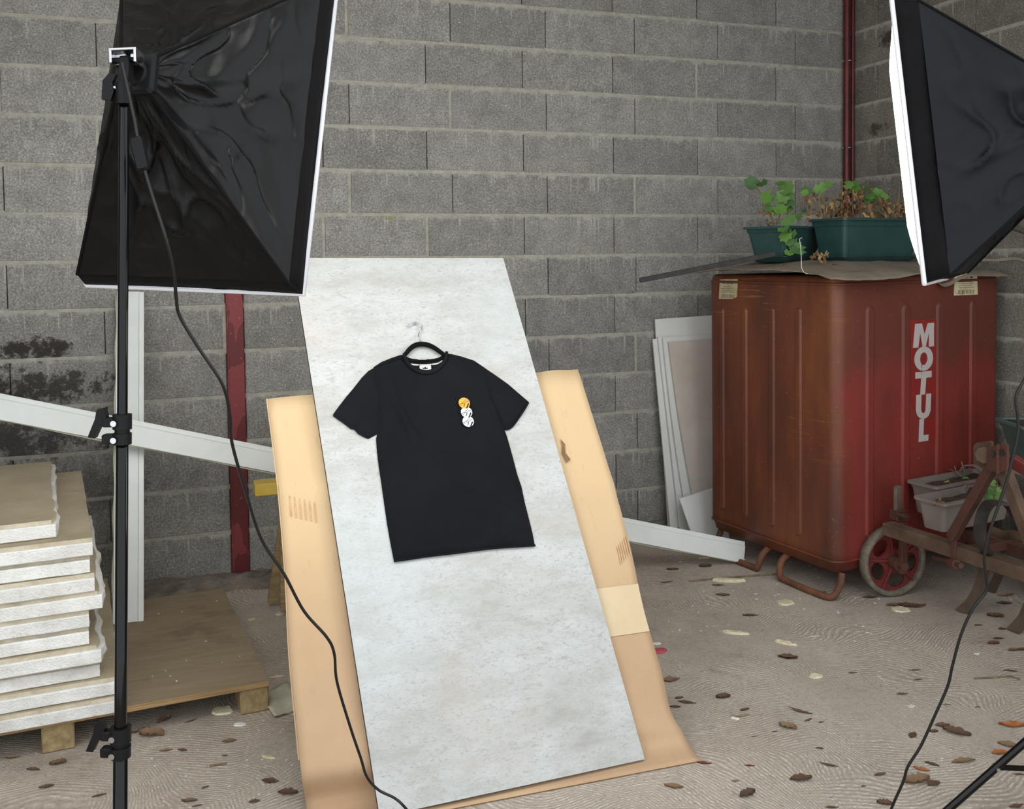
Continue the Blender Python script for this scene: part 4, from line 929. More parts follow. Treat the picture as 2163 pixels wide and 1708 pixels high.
# web with five oval holes
web = MB(); poly = [(.129*math.cos(2*math.pi*k/40), .129*math.sin(2*math.pi*k/40)) for k in range(40)]
vs = [Vector(p) for p in poly]; faces = [list(range(40))]; holes = []
for h in range(5):
    a0 = math.radians(-80+72*h); c0 = (.083*math.cos(a0), .083*math.sin(a0)); idx = []
    for k in range(16):
        a = 2*math.pi*k/16; du, dv = .031*math.cos(a), .040*math.sin(a)
        idx.append(len(vs)); vs.append(Vector((c0[0]+du*math.cos(a0)-dv*math.sin(a0), c0[1]+du*math.sin(a0)+dv*math.cos(a0))))
    holes.append(idx)
edges = [(i, (i+1) % 40) for i in range(40)]+[(h[k], h[(k+1) % 16]) for h in holes for k in range(16)]
res = delaunay_2d_cdt(vs, edges, [], 0, 1e-7)
def in_hole(p):
    for h in range(5):
        a0 = math.radians(-80+72*h); dx, dy = p[0]-.083*math.cos(a0), p[1]-.083*math.sin(a0); u_ = dx*math.cos(a0)+dy*math.sin(a0); v_ = -dx*math.sin(a0)+dy*math.cos(a0)
        if (u_/.031)**2+(v_/.040)**2 < .93: return True
    return False
V2 = [(p.x, p.y) for p in res[0]]
tris = [tuple(f_) for f_ in res[2] if not in_hole((sum(V2[i][0] for i in f_)/3, sum(V2[i][1] for i in f_)/3))]
wp = lambda p, h: WC+wa*h+wu*p[0]+wr_*p[1]
nv = len(V2); web.add([wp(p, .004) for p in V2]+[wp(p, -.004) for p in V2], tris+[tuple(nv+i for i in reversed(t_)) for t_ in tris])
for h in holes: web.add([wp((vs[i].x, vs[i].y), .006) for i in h]+[wp((vs[i].x, vs[i].y), -.006) for i in h], [(k, (k+1) % 16, 16+(k+1) % 16, 16+k) for k in range(16)], True)
web.build('wheel_web', 'wheel_red', wh)
for h in range(5):
    a0 = math.radians(-80+36+72*h); b = MB(); d_ = wu*math.cos(a0)+wr_*math.sin(a0); b.obox(WC+wa*.009+d_*.078, d_, np.cross(wa, d_), wa, .05, .0045, .007, .001); b.build('spoke_rib', 'wheel_red', wh)
b = MB(); b.tube([WC-wa*.03, WC+wa*.055], .030, 16); b.tube([WC+wa*.055, WC+wa*.085], .019, 8, smooth=False); b.build('hub', 'machine', wh)
# bracket from the beam down to the hub, clamp with stub above
hb = WC+wa*.065
b = MB(); top_ = bpt(.085, 0, ZB-.05); b.obox(np.array((hb[0]+.005, hb[1], (hb[2]-.035+ZB)/2)), unit((1, .1, 0)), unit((-.1, 1, 0)), (0, 0, 1), .017, .010, (ZB-hb[2]+.035)/2, .002); b.build('wheel_bracket', 'machine', MC)
b = MB(); p = on_z(*zq(505, 760), ZB+.025); b.obox((p[0], p[1], ZB+.022), bdir, bperp, (0, 0, 1), .022, .026, .022, .003); cl_ = b.build('clamp', 'machine', MC)
b = MB(); b.obox((p[0], p[1], ZB+.085), bdir, bperp, (0, 0, 1), .010, .022, .062, .008); b.build('stub_plate', 'tine', MC)
b = MB(); b.tube([np.array((p[0], p[1], ZB+.03))-bperp*.022+bdir*.02, np.array((p[0], p[1], ZB+.03))-bperp*.02+bdir*.075], .009, 6, smooth=False); b.tube([np.array((p[0], p[1], ZB+.03))-bperp*.02+bdir*.05, np.array((p[0], p[1], ZB+.03))-bperp*.02+bdir*.065], .015, 6, smooth=False); b.build('bolt', 'machine', cl_)
# pin under the beam
p = on_x(*zq(960, 1150), XB-.01); b = MB(); q = np.array((p[0], p[1], p[2])); b.obox(q+np.array((.01, .02, .035)), bdir, bperp, (0, 0, 1), .012, .006, .05, .002); lug = b.build('lug', 'machine', MC)
b = MB(); b.tube([on_x(*zq(790, 1105), XB+.02), on_x(*zq(880, 1125), XB+.01), on_x(*zq(940, 1150), XB-.02), on_x(*zq(1005, 1168), XB-.05)], .010, 10); b.build('hinge_pin', 'machine', lug)
b = MB(); b.tube([on_x(*zq(930, 1145), XB-.015), on_x(*zq(968, 1158), XB-.032)], .018, 10); b.build('hinge_collar', 'machine', lug)
# A-frame with hitch plates
HT = on_x(*zq(1240, 400), XB); A0 = on_x(*zq(930, 950), XB); A1 = on_x(*zq(1560, 1000), XB)
def bar(a, c_, w, th_, name, mat_):
    a, c_ = np.array(a), np.array(c_); d_ = unit(c_-a); bb = MB(); s_ = unit(np.cross(d_, (1, 0, 0))); bb.obox((a+c_)/2, d_, s_, np.cross(d_, s_), np.linalg.norm(c_-a)/2, w/2, th_/2, .002); return bb.build(name, mat_, MC)
bar(A0, HT, .036, .034, 'mast_bar', 'machine'); bar(np.array(A1), on_x(*zq(1345, 430), XB), .042, .036, 'mast_bar', 'machine_dusty')
bar(on_x(*zq(1380, 330), XB+.04), on_x(*zq(1620, 470), XB+.10), .045, .03, 'mast_strut', 'wheel_red')
def plate(pts, X, th_, mat_):
    bb = MB(); q = [on_x(*zq(*p), X) for p in pts]; bb.prism([(p[1], p[2]) for p in q], (X, 0, 0), (0, 1, 0), (0, 0, 1), (1, 0, 0), th_); return bb.build('hitch_plate', mat_, MC)
plate([(1100, 225), (1115, 208), (1140, 200), (1225, 190), (1240, 205), (1225, 390), (1180, 405), (1100, 365)], XB+.03, .012, 'machine_dusty')
plate([(1200, 260), (1215, 235), (1345, 208), (1362, 225), (1362, 420), (1300, 440), (1200, 410)], XB-.04, .010, 'machine')
b = MB(); b.tube([on_x(*zq(1180, 300), XB-.03), on_x(*zq(1210, 300), XB+.04)], .03, 8); b.build('hitch_block', 'machine_dusty', MC)
b = MB(); q = on_x(*zq(1292, 330), XB-.046); b.obox(q, (0, 1, 0), (0, 0, 1), (1, 0, 0), .004, .052, .006, .001); b.build('weld_rib', 'machine', MC)
for (x, y) in ((1250, 290), (1328, 278)):
    b = MB(); q = on_x(*zq(x, y), XB-.041); b.tube([q, q+np.array((-.004, 0, 0))], [.011, .011], 12); b.build('hole_bush', 'spring_steel', MC)
# spring tines
def tine(pts, X0, w, mat_, name='spring_tine'):
    bb = MB(); bb.ribbon(smooth_path(pts, 6), bdir, w, .012); return bb.build(name, mat_, MC)
tine([on_x(*zq(1275, 670), XB+.10), on_x(*zq(1225, 680), XB+.04), on_x(*zq(1180, 740), XB-.02), on_x(*zq(1155, 830), XB-.06), on_x(*zq(1150, 920), XB-.06), on_x(*zq(1170, 1000), XB-.04), on_x(*zq(1200, 1060), XB+.02), on_x(*zq(1230, 1120), XB+.10)], 0, .045, 'spring_steel')
tine([on_x(*zq(1275, 670), XB+.10), on_x(*zq(1370, 690), XB+.14), on_x(*zq(1430, 780), XB+.16), on_x(*zq(1430, 870), XB+.16), on_x(*zq(1380, 905), XB+.15)], 0, .045, 'spring_steel')
b = MB(); b.tube([on_x(*zq(1255, 895), XB+.12), on_x(*zq(1340, 930), XB+.12), on_x(*zq(1420, 925), XB+.10), on_x(*zq(1540, 960), XB+.06)], .018, 8); b.build('pivot_bar', 'machine_dusty', MC)
g0 = on_z(*zq(985, 1538)); tine([on_x(*zq(1190, 1150), g0[0]+.07), on_x(*zq(1185, 1230), g0[0]+.07), on_x(*zq(1150, 1340), g0[0]+.06), on_x(*zq(1090, 1450), g0[0]+.035), g0+np.array((.012, 0, .004))], 0, .05, 'tine')
g1 = on_z(*zq(1390, 1692)); tine([on_x(*zq(1640, 1300), g1[0]+.09), on_x(*zq(1560, 1450), g1[0]+.08), on_x(*zq(1500, 1580), g1[0]+.05), g1+np.array((.012, 0, .004))], 0, .05, 'tine')
g2 = on_z(*zq(1235, 1375)); tine([on_x(*zq(1320, 1130), g2[0]+.02), on_x(*zq(1310, 1210), g2[0]), on_x(*zq(1270, 1300), g2[0]), g2+np.array((.0, 0, .004))], 0, .04, 'tine')

# taupe troughs resting on the frame, grey-green trough behind the mast
def handle(root, o, ax, ay, L, zt_):
    b = MB(); b.ribbon([o+ax*L-ay*.06+np.array((0, 0, zt_)), o+ax*L-ay*.045+np.array((0, 0, zt_+.03)), o+ax*L+np.array((0, 0, zt_+.042)), o+ax*L+ay*.045+np.array((0, 0, zt_+.03)), o+ax*L+ay*.06+np.array((0, 0, zt_))], ax, .03, .005); b.build('handle', 'pot_taupe', root)
fa = on_z(*zq(845, 912), ZB+.004); TX = unit((.985, .15, 0)); TY = np.array((-TX[1], TX[0], 0))
ct = fa+TX*.222+TY*.054
tr1 = thing('flower_trough', (ct[0], ct[1], ZB+.002), 'front taupe flower trough with a young green plant on the cultivator frame', 'planter')
o_, ax_, ay_, zs = trough(tr1, (ct[0], ct[1], 0), TX, .40, .10, .125, .034, 'pot_taupe', saucer=False, z0=ZB+.002, soil=.8)
handle(tr1, o_, ax_, ay_, .10, zs+.0)
for k in range(34):
    x, y = random.gauss(1240, 42), random.gauss(580, 52); green_leaf(tr1, on_x(*zq(x, y), 3.02+random.uniform(-.05, .08)), random.uniform(.008, .016))
for k in range(9):
    b = MB(); x = random.uniform(1150, 1310); b.tube([on_x(*zq(1230+(x-1230)*.4, 690), 3.03), on_x(*zq(x, random.uniform(520, 620)), 3.03)], .0018, 5); b.build('stem', 'stem', tr1)
for k in range(10):
    p = on_x(*zq(random.uniform(780, 860), random.uniform(648, 680)), 2.86); place(random.choice(LD), 'dry_leaf', p, (random.uniform(0, 6), random.uniform(0, 6), random.uniform(0, 6)), random.uniform(.006, .012), tr1)
ct2 = ct+TY*.166+TX*.165; zr = ZB+.003
tr2 = thing('flower_trough', (ct2[0], ct2[1], zr), 'rear taupe flower trough with bare twigs beside the tank', 'planter')
o_, ax_, ay_, zs = trough(tr2, (ct2[0], ct2[1], 0), TX, .40, .10, .135, .034, 'pot_taupe', saucer=False, z0=zr, soil=.85)
handle(tr2, o_, ax_, ay_, .12, zs+.02)
for pth in ([(1010, 470), (950, 430), (890, 400), (850, 360)], [(990, 460), (960, 420), (952, 385)], [(1035, 460), (1020, 400), (1005, 350)], [(1030, 450), (1045, 410)]):
    b = MB(); b.tube([on_x(*zq(x, y), ct2[0]+.06) for x, y in pth], .0025, 5); b.build('twig', 'twig', tr2)
for k in range(40):
    p = on_x(*zq(random.uniform(800, 1080), random.uniform(505, 550)), ct2[0]+random.uniform(-.12, .08)); place(random.choice(LD), 'dry_leaf', p, (random.uniform(0, 6), random.uniform(0, 6), random.uniform(0, 6)), random.uniform(.006, .012), tr2)
for (x, y) in ((1060, 520), (1040, 505), (1075, 545)): green_leaf(tr2, on_x(*zq(x, y), ct2[0]+.08), .022)
gp = on_x(2135, 975, 3.22)
tr3 = thing('planter', (gp[0]+.22, gp[1]-.02, gp[2]), 'grey green trough perched behind the cultivator mast', 'planter')
o_, ax_, ay_, zs = trough(tr3, (gp[0]+.24, gp[1]-.10, 0), unit((.93, -.36, 0)), .46, .15, .165, .07, 'pot_green_pale', saucer=False, z0=gp[2], soil=.97)
for k in range(6):
    p = np.array((gp[0]+random.uniform(.08, .3), gp[1]+random.uniform(-.18, -.02), zs+.008)); place(random.choice(LD), 'dry_leaf', p, (random.uniform(0, 6), random.uniform(0, 6), random.uniform(0, 6)), .016, tr3)
b = MB(); q0 = np.array((gp[0]+.24, gp[1]-.10, 0)); b.obox((q0[0], q0[1], gp[2]/2-.001), (1, 0, 0), (0, 1, 0), (0, 0, 1), .12, .07, gp[2]/2-.001, .004); tag(b.build('support_crate', 'timber'), 'plain timber post block under the grey green trough', 'block')

# =================================================================== SOFTBOXES
def softbox(c_, a, r2, u2, dap, diff, nyl, label, W_=.5, H_=.7):
    c_, a, r2, u2 = (np.array(q, float) for q in (c_, a, r2, u2)); ap = c_-a*dap
    root = thing('softbox', ap, label, 'softbox', None)
    back = c_-a*.055
    cor = [(-1, -1), (1, -1), (1, 1), (-1, 1)]
    F_ = [c_+r2*W_/2*x+u2*H_/2*y for x, y in cor]; K_ = [back+r2*(W_/2-.012)*x+u2*(H_/2-.012)*y for x, y in cor]; A_ = [ap+r2*.035*x+u2*.035*y for x, y in cor]
    for k in range(4):
        f0, f1, k0, k1, a0, a1 = F_[k], F_[(k+1) % 4], K_[k], K_[(k+1) % 4], A_[k], A_[(k+1) % 4]
        out = unit((f0+f1)/2-c_)
        def hem(u, v, f0=f0, f1=f1, k0=k0, k1=k1, out=out):
            p = (f0*(1-u)+f1*u)*(1-v)+(k0*(1-u)+k1*u)*v; return p-out*.010*math.sin(math.pi*u)*(.4+.6*v)+a*.004*nz((u*9, k, 1), 1)
        b = MB(); b.sheet(hem, lambda u, v, out=out: -out, .003, 16, 3, True); b.build('hem', 'webbing', root)
        def panel_(u, v, k0=k0, k1=k1, a0=a0, a1=a1, out=out, k=k):
            p = (k0*(1-u)+k1*u)*(1-v)+(a0*(1-u)+a1*u)*v
            env = math.sin(math.pi*u)**.7*math.sin(math.pi*min(1, v*.93+.03))**.8
            s = -.030*env+.016*env*nz((u*3.0+k*7, v*3.5, 2), 1.3)+.007*env*nz((u*7+k*3, v*6, 5), 1.1)
            rg = 1-abs(nz((u*2.6+k*5, v*2.2, 8), 1.4))*1.6; s += .022*env*max(0, rg)**5
            rg2 = 1-abs(nz((u*4.2+v*1.5+k*5, v*3.1, 3), 1.2))*1.8; s += .012*env*max(0, rg2)**6*(.3+v)
            rip = .006*math.exp(-((v-.55)/.25)**2)*math.sin(u*11+v*7+k)*env
            fold = .012*math.exp(-((u-.5-.18*(1-v))/.035)**2)*env
            return p+out*(s+rip+fold)
        b = MB(); b.grid(panel_, 64, 64); b.build('side_panel', nyl, root)
        b = MB(); b.tube([k0*(1-s)+a0*s for s in np.linspace(0, 1, 12)], .0035, 6); b.build('seam_rib', 'webbing', root)
    def front(u, v):
        p = c_+r2*(u-.5)*(W_-.012)+u2*(v-.5)*(H_-.012); e_ = min(1, 5*min(u, 1-u))*min(1, 5*min(v, 1-v)); return p+a*(.004+.036*e_**.6)
    b = MB(); b.grid(front, 20, 24); b.build('diffuser', diff, root)
    b = MB(); b.tube([F_[k]+a*.003 for k in (0, 1, 2, 3, 0)], .006, 6); b.build('diffuser_hem', 'hem_white', root)
    return root, ap, back
LC = dict(c_=(.0918, -2.2577, 1.7429), a=(.4440, .8654, -.2271), r2=(.8876, -.4578, -.0495), u2=(.1484, .1785, .9726))
def frame(h, t_, ro):
    a = np.array([math.cos(h)*math.cos(t_), math.sin(h)*math.cos(t_), -math.sin(t_)]); rt = np.array([math.sin(h), -math.cos(h), 0]); up = np.cross(rt, a)
    return a, math.cos(ro)*rt+math.sin(ro)*up, -math.sin(ro)*rt+math.cos(ro)*up
aL, rL, uL = frame(1.095, .2291, -.0508)
sbL, apL, bkL = softbox((.0918, -2.2577, 1.7429), aL, rL, uL, .3325, 'diff_l', 'nylon', 'left black softbox seen from behind, its lit front turned to the wall')
aR, rR, uR = frame(2.2701, .1112, -.0056)
sbR, apR, bkR = softbox((1.8964, -2.458, 1.7335), aR, rR, uR, .4105, 'diff_r', 'nylon_blue', 'right blue black softbox seen from the side with glowing white front edge')
# lamp holder and tilt bracket of the left softbox
def head(root, ap, a, pole_top):
    a = np.array(a); s_ = unit(np.cross(a, (0, 0, 1))); Z_ = np.array((0, 0, 1.0))
    b = MB(); b.tube([ap+a*.03, ap-a*.006, ap-a*.012], [.030, .030, .024], 18); b.build('lamp_holder', 'black_plastic', root)
    b = MB(); u_ = np.cross(s_, a); b.obox(ap+a*.004, s_, u_, a, .041, .041, .012, .006); b.build('mount_collar', 'black_plastic', root)
    k = ap-a*.030+Z_*.016
    b = MB(); b.obox(k-s_*.012+a*.004, s_, a, Z_, .011, .004, .010, .002); b.obox(k+s_*.014+a*.004, s_, a, Z_, .008, .004, .010, .002); b.build('bracket_cheek', 'chrome', root)
    b = MB(); b.obox(k+Z_*.012, s_, a, Z_, .027, .016, .0025, .001); b.obox(k-s_*.024, s_, a, Z_, .0025, .016, .013, .001); b.obox(k+s_*.024, s_, a, Z_, .0025, .016, .013, .001); br_ = b.build('shoe_bracket', 'chrome', root)
    b = MB(); b.tube([k-s_*.03-Z_*.003, k+s_*.03-Z_*.003], .006, 10); b.build('pivot_bolt', 'black_plastic', br_)
    q = np.array(pole_top)+Z_*.012; e_ = k-Z_*.004; d_ = unit(e_-q)
    b = MB(); b.obox((q+e_)/2, d_, s_, np.cross(d_, s_), np.linalg.norm(e_-q)/2+.004, .010, .012, .002); b.build('tilt_bracket', 'black_plastic', root)
    b = MB(); b.tube([q-Z_*.010, q+Z_*.028], .0135, 14); b.build('spigot_cup', 'black_plastic', root)
    w = unit(-RT*np.array((1, 1, 0)))
    b = MB(); b.tube([q+Z_*.018, q+w*.026+Z_*.020], .004, 8); b.build('knob_screw', 'chrome', root)
    b = MB(); n_ = unit(-FW*np.array((1, 1, 0))); b.prism([(-.012, -.022), (.004, -.024), (.010, -.008), (.008, .008), (.015, .022), (.003, .025), (-.009, .012), (-.011, -.005)], q+w*.026+Z_*.02-n_*.005, -w, (0, 0, 1), n_, .010); b.build('wing_knob', 'black_plastic', root)
PT = at_depth(262, 222, 1.70); PBm = at_depth(254, 1700, 1.70); PBm = PT+(PBm-PT)*(PT[2]/(PT[2]-PBm[2]))
head(sbL, apL, aL, PT)
# lamp stand, left
def stand(top, foot, label, splits, angs, hubz, spread):
    top, foot = np.array(top, float), np.array(foot, float); root = thing('light_stand', foot, label, 'light stand')
    P_ = lambda z_: foot+(top-foot)*((z_-foot[2])/(top[2]-foot[2]))
    zs = [top[2]]+splits+[.10]; rad = [.0090, .0108, .0124]
    for i in range(len(zs)-1):
        b = MB(); b.tube([P_(zs[i+1]), P_(zs[i]-.0005), P_(zs[i])], [rad[i], rad[i], rad[i]*.93], 24); b.build('pole_section', 'black_metal', root)
    for i, z_ in enumerate(splits):
        r_ = rad[i+1]; b = MB(); b.tube([P_(z_-.022), P_(z_-.002)], r_+.0055, 18); b.tube([P_(z_-.021+.026), P_(z_+.032)], rad[i]+.0075, 18); b.tube([P_(z_-.004), P_(z_+.008)], rad[i]+.004, 16)
        cl = b.build('clamp_collar', 'black_plastic', root)
        w = unit(-RT*np.array((1, 1, 0))); n_ = unit(-FW*np.array((1, 1, 0)))
        for dz in (-.012, .018):
            b = MB(); b.obox(P_(z_+dz)+w*.022, w, n_, (0, 0, 1), .012, .009, .0085, .002); b.build('clamp_ear', 'black_plastic', cl)
            b = MB(); b.tube([P_(z_+dz)+w*.008+n_*.017, P_(z_+dz)+w*.008+n_*.0205], .0055, 10); b.build('screw', 'chrome', cl)
        b = MB(); b.prism([(-.024, -.026), (-.012, -.028), (-.002, -.008), (.010, .0), (.010, .014), (.006, .026), (-.006, .024), (-.010, .006)], P_(z_+.018)+w*.036-n_*.006, -w, (0, 0, 1), n_, .014); b.build('wing_knob', 'black_plastic', cl)
    hub = P_(hubz); b = MB(); b.tube([hub-np.array((0, 0, .02)), hub+np.array((0, 0, .02))], .024, 18); b.build('leg_hub', 'black_plastic', root)
    low = P_(.16); b = MB(); b.tube([low-np.array((0, 0, .012)), low+np.array((0, 0, .012))], .021, 18); b.build('brace_hub', 'black_plastic', root)
    for an in angs:
        ft = np.array((foot[0]+spread*math.cos(an), foot[1]+spread*math.sin(an), .012)); d_ = unit(ft-hub)
        b = MB(); b.tube([hub+d_*.02, ft], .0095, 14); lg = b.build('leg', 'black_metal', root)
        b = MB(); b.tube([ft-d_*.03, ft+d_*.004], .013, 12); b.build('rubber_foot', 'black_rubber', lg)
        mid = hub+(ft-hub)*.62; d2 = unit(mid-low); b = MB(); b.ribbon([low+d2*.018, mid], np.cross(d2, (0, 0, 1)), .005, .012); b.build('brace', 'black_metal', root)
        b = MB(); s_ = unit(np.cross(d_, (0, 0, 1))); b.tube([mid-s_*.013, mid+s_*.013], .0045, 10); b.build('rivet', 'chrome', lg)
    return root
zc1 = at_depth(250, 912, 1.70)[2]; zc2 = at_depth(250, 1572, 1.70)[2]
stand(PT, PBm, 'black light stand carrying the left softbox', [zc1, zc2], (-2.2, -.1, 2.0-6.28+.15), .30, .42)
# right stand, mostly out of frame
RTOP = np.array((2.165, -2.79, 1.745)); RFT = np.array((2.17, -2.80, 0.0))
head(sbR, apR, aR, RTOP)
stand(RTOP, RFT, 'black light stand at the right edge with one tripod leg in view', [1.10, .62], (math.atan2(.14, -.34), math.atan2(.14, -.34)+2.1, math.atan2(.14, -.34)-2.1), .42, .44)

# cords
def cord(name, pts, r_, label):
    root = thing(name, pts[-1]*np.array((1, 1, 0)), label, 'cord'); b = MB(); b.tube(smooth_path(pts, 7), r_, 8); b.build('cable', 'black_rubber', root); return root
lp = [(258, 132), (264, 160), (276, 215), (286, 262), (297, 325), (318, 400), (345, 485), (366, 565), (372, 625), (380, 668), (420, 735), (470, 812), (486, 880), (490, 935), (518, 1035), (552, 1138), (600, 1212), (642, 1290), (690, 1345), (706, 1380), (712, 1440), (740, 1535), (762, 1600), (775, 1640), (800, 1668), (835, 1686), (862, 1712)]
LP = []
for i, (x, y) in enumerate(lp):
    t_ = 1.66+.02*min(1, i/6)+.52*max(0, (y-500)/1200); LP.append(at_depth(x, y, t_))
LP.append(on_z(930, 1790, .005)); LP.append(on_z(1060, 1840, .005))
cL = cord('power_cord', LP, .0032, 'black power cord with inline switch hanging from the left softbox')
s0, s1 = at_depth(288, 290, 1.675), at_depth(304, 360, 1.675); d_ = unit(s1-s0)
nn = unit(-FW-d_*np.dot(-FW, d_)); ss = np.cross(d_, nn)
b = MB(); b.obox((s0+s1)/2, d_, ss, nn, np.linalg.norm(s1-s0)/2, .0105, .010, .003); sw = b.build('inline_switch', 'black_plastic', cL)
b = MB(); b.obox((s0+s1)/2+ss*-.0105*(1 if np.dot(ss, RT) > 0 else -1), d_, nn, ss, .011, .005, .003, .001); b.build('rocker', 'black_metal', sw)
rp = [(2300, 300), (2260, 560), (2200, 740), (2165, 800), (2146, 838), (2150, 885), (2148, 925), (2128, 1010), (2110, 1065), (2088, 1130), (2079, 1180), (2084, 1225), (2082, 1250), (2055, 1285), (2030, 1340), (2012, 1405), (2002, 1448), (1975, 1510), (1945, 1575), (1918, 1618), (1908, 1650), (1890, 1690), (1875, 1725)]
RP = [at_depth(x, y, 2.22+.22*max(0, (y-300)/1400)) for x, y in rp]+[on_z(1840, 1790, .005), on_z(1760, 1850, .005)]
cord('power_cord', RP, .0036, 'black power cord hanging down on the right to the floor')

# =================================================================== LITTER ON THE FLOOR
def fallen_mesh(seed, mat_, w=.36, curl=.25):
    bb = MB(); rs = random.Random(seed); jag = .2+.5*(seed % 3)/2; fold = rs.uniform(-.5, .6); skew = rs.uniform(-.35, .35)
    def fn(u, v):
        x = (u-.5)*2; prof = (1-abs(x)**(1.3+seed % 2))*w*(1+jag*nz((u*9, seed*1.7, 1+(v > .5)), 1.3)); y = (v-.5)*2*prof+skew*prof*x
        z_ = curl*(abs(v-.5)*2)**1.5*w*.55+.14*fold*x*x+.12*nz((u*3, v*2, seed), 1.5)+.03
        return (x*(1+.15*nz((v*5, seed, 2), 1.5)), y, max(0.01, z_))
    bb.grid(fn, 9, 4, True); return bb.mesh('leaf', (0, 0, 0), [M[mat_]])
FB = [fallen_mesh(s, 'fallen', .24+.10*(s % 4), .4+.4*(s % 3)) for s in range(12)]
FO = [fallen_mesh(s+20, 'fallen_orange', .45, .5) for s in range(3)]; FR = [fallen_mesh(s+30, 'fallen_red', .3, .5) for s in range(2)]
def fz(x, y): return 1360+x/2.694, 1280+y/2.694
def fl(x, y): return 200+x/3.235, 1180+y/3.235
def fm(x, y): return 1400+x/2.835, 940+y/2.835
GRP = 'dry leaves scattered over the floor'
def leaf_at(px, size_px, ms, ang, label, group=GRP, cat='leaf'):
    p = on_z(*px); dpt = float(np.dot(p-CAM, FW)); s = max(.007, size_px*dpt/2000/2*1.2)
    o = place(random.choice(ms), 'fallen_leaf', (p[0], p[1], .0005), (random.uniform(-.06, .06), random.uniform(-.06, .06), ang-.35), s); tag(o, label, cat, group); return o
def leaf_label(px, py, size):
    big = 'large' if size > 36 else 'medium-sized' if size > 22 else 'small'
    if py < 1400: where = 'on the floor below the cultivator' if px > 1900 else 'on the floor before the tank'
    elif px < 1480: where = "by the cardboard's right edge"
    elif px < 1720: where = 'right of the cardboard corner'
    elif px < 1930: where = 'left of the right power cord' if py < 1640 else 'near the right power cord'
    else: where = 'right of the right power cord'
    row = 'in the upper part' if py < 1480 else 'halfway down' if py < 1590 else 'near the bottom'
    return '%s dry brown leaf %s, %s' % (big, where, row)
for (x, y, s, a) in [(815, 295, 90, -.4), (150, 420, 95, .2), (890, 600, 110, -.6), (575, 590, 50, .3), (820, 690, 85, -.6), (625, 742, 30, .2), (1700, 680, 65, 0), (1780, 720, 120, -.5), (2080, 790, 100, -.4), (1820, 885, 125, .15), (1050, 905, 90, -.6), (1345, 960, 60, .2), (590, 1075, 95, .5), (170, 1030, 90, -.2), (520, 995, 40, 0), (245, 548, 80, -.2), (450, 520, 70, .1), (180, 575, 50, -.2), (1470, 500, 60, .2), (1190, 380, 42, 0), (1000, 810, 35, -.3), (2140, 960, 60, 0), (1370, 1125, 70, -.3), (1070, 1145, 60, 0), (2120, 1140, 80, .2), (1640, 900, 70, -.7), (935, 650, 50, .5), (2040, 130, 45, .2), (2030, 185, 45, 0), (2000, 60, 70, -.4), (1990, 215, 55, 0), (600, 55, 60, -.1), (2150, 250, 40, .2), (745, 715, 30, .2), (1010, 660, 35, .4), (1560, 420, 45, .1), (1540, 365, 55, 0), (1900, 575, 30, .2), (1720, 560, 40, -.3), (2085, 370, 60, -.2), (1650, 715, 40, 0), (200, 525, 40, .1), (1250, 1025, 25, 0)]:
    leaf_at(fz(x, y), s/2.694, FB, a, leaf_label(*fz(x, y), s/2.694))
for (x, y, s, a, lb) in ((1530, 735, 65, .9, 'broad brown triangular leaf left of the right power cord'), (895, 985, 105, .1, 'light brown folded leaf nearest the bottom edge, centre of the floor'), (1555, 1000, 125, .1, 'long dark brown leaf just right of the power cord near the bottom'), (1650, 1010, 85, .5, 'pointed tan leaf beside the long dark leaf near the bottom')):
    leaf_at(fz(x, y), s/2.694, FB[3::4], a, lb)
for (x, y, s, a, lb) in ((2100, 680, 125, -.2, 'bright orange curled leaf at the right edge of the floor'), (2030, 835, 95, .2, 'orange brown leaf cluster above the tripod leg'), (1580, 930, 72, -.5, 'small orange leaf right of the power cord')): leaf_at(fz(x, y), s/2.694, FO, a, lb)
for (x, y, s, a, lb) in ((338, 893, 75, -.2, 'dark red leaf at the right corner of the cardboard'), (600, 908, 50, -.1, 'small dark red leaf right of the cardboard corner')): leaf_at(fz(x, y), s/2.694, FR, a, lb)
GL_ = 'small dry brown leaf on the floor in front of the pallet'
for (x, y, s, a) in [(475, 1105, 85, .9), (335, 1165, 70, .3), (655, 1110, 70, .6), (535, 1025, 80, .1), (485, 1310, 75, .2), (600, 1310, 60, -.2), (890, 1345, 40, 0), (1200, 1520, 100, -.1), (650, 1655, 90, 0), (755, 1565, 40, .6), (260, 1190, 60, .1), (30, 1620, 80, .4), (1320, 1600, 110, 0), (1090, 1660, 60, .3), (920, 1245, 80, .2), (700, 1690, 60, .2), (-250, 1400, 90, .2), (-420, 1440, 90, -.2), (-560, 1360, 80, .1), (-330, 1560, 80, .4), (440, 1000, 50, .2)]: leaf_at(fl(x, y), s/3.235, FB, a, '%s dry brown leaf %s, %s' % ('larger' if s > 75 else 'small', 'left of the light stand' if fl(x, y)[0] < 245 else 'just right of the light stand' if fl(x, y)[0] < 420 else 'between light stand and cardboard', 'under the pallet edge' if fl(x, y)[1] < 1535 else 'in mid distance' if fl(x, y)[1] < 1620 else 'near the bottom edge'), 'dry leaves in front of the pallet')
leaf_at(fl(390, 1205), 150/3.235, FB[3::4], -.1, 'largest pale brown leaf on the floor below the pallet')
GM = 'small dark leaf on the floor in front of the tank and profile end'
for (x, y, s, a) in [(255, 728, 60, 0), (330, 840, 60, -.2), (360, 900, 70, -.1), (950, 882, 50, 0), (1240, 912, 75, .1), (1380, 960, 80, .2), (1480, 970, 100, -.3), (1540, 965, 60, 0), (540, 1020, 60, 0), (750, 1272, 90, -.3), (20, 822, 70, .3), (60, 745, 60, 0), (1890, 1080, 40, 0), (1430, 1000, 40, .3)]: leaf_at(fm(x, y), s/2.835, FB, a, GM, 'dark leaves by the tank')
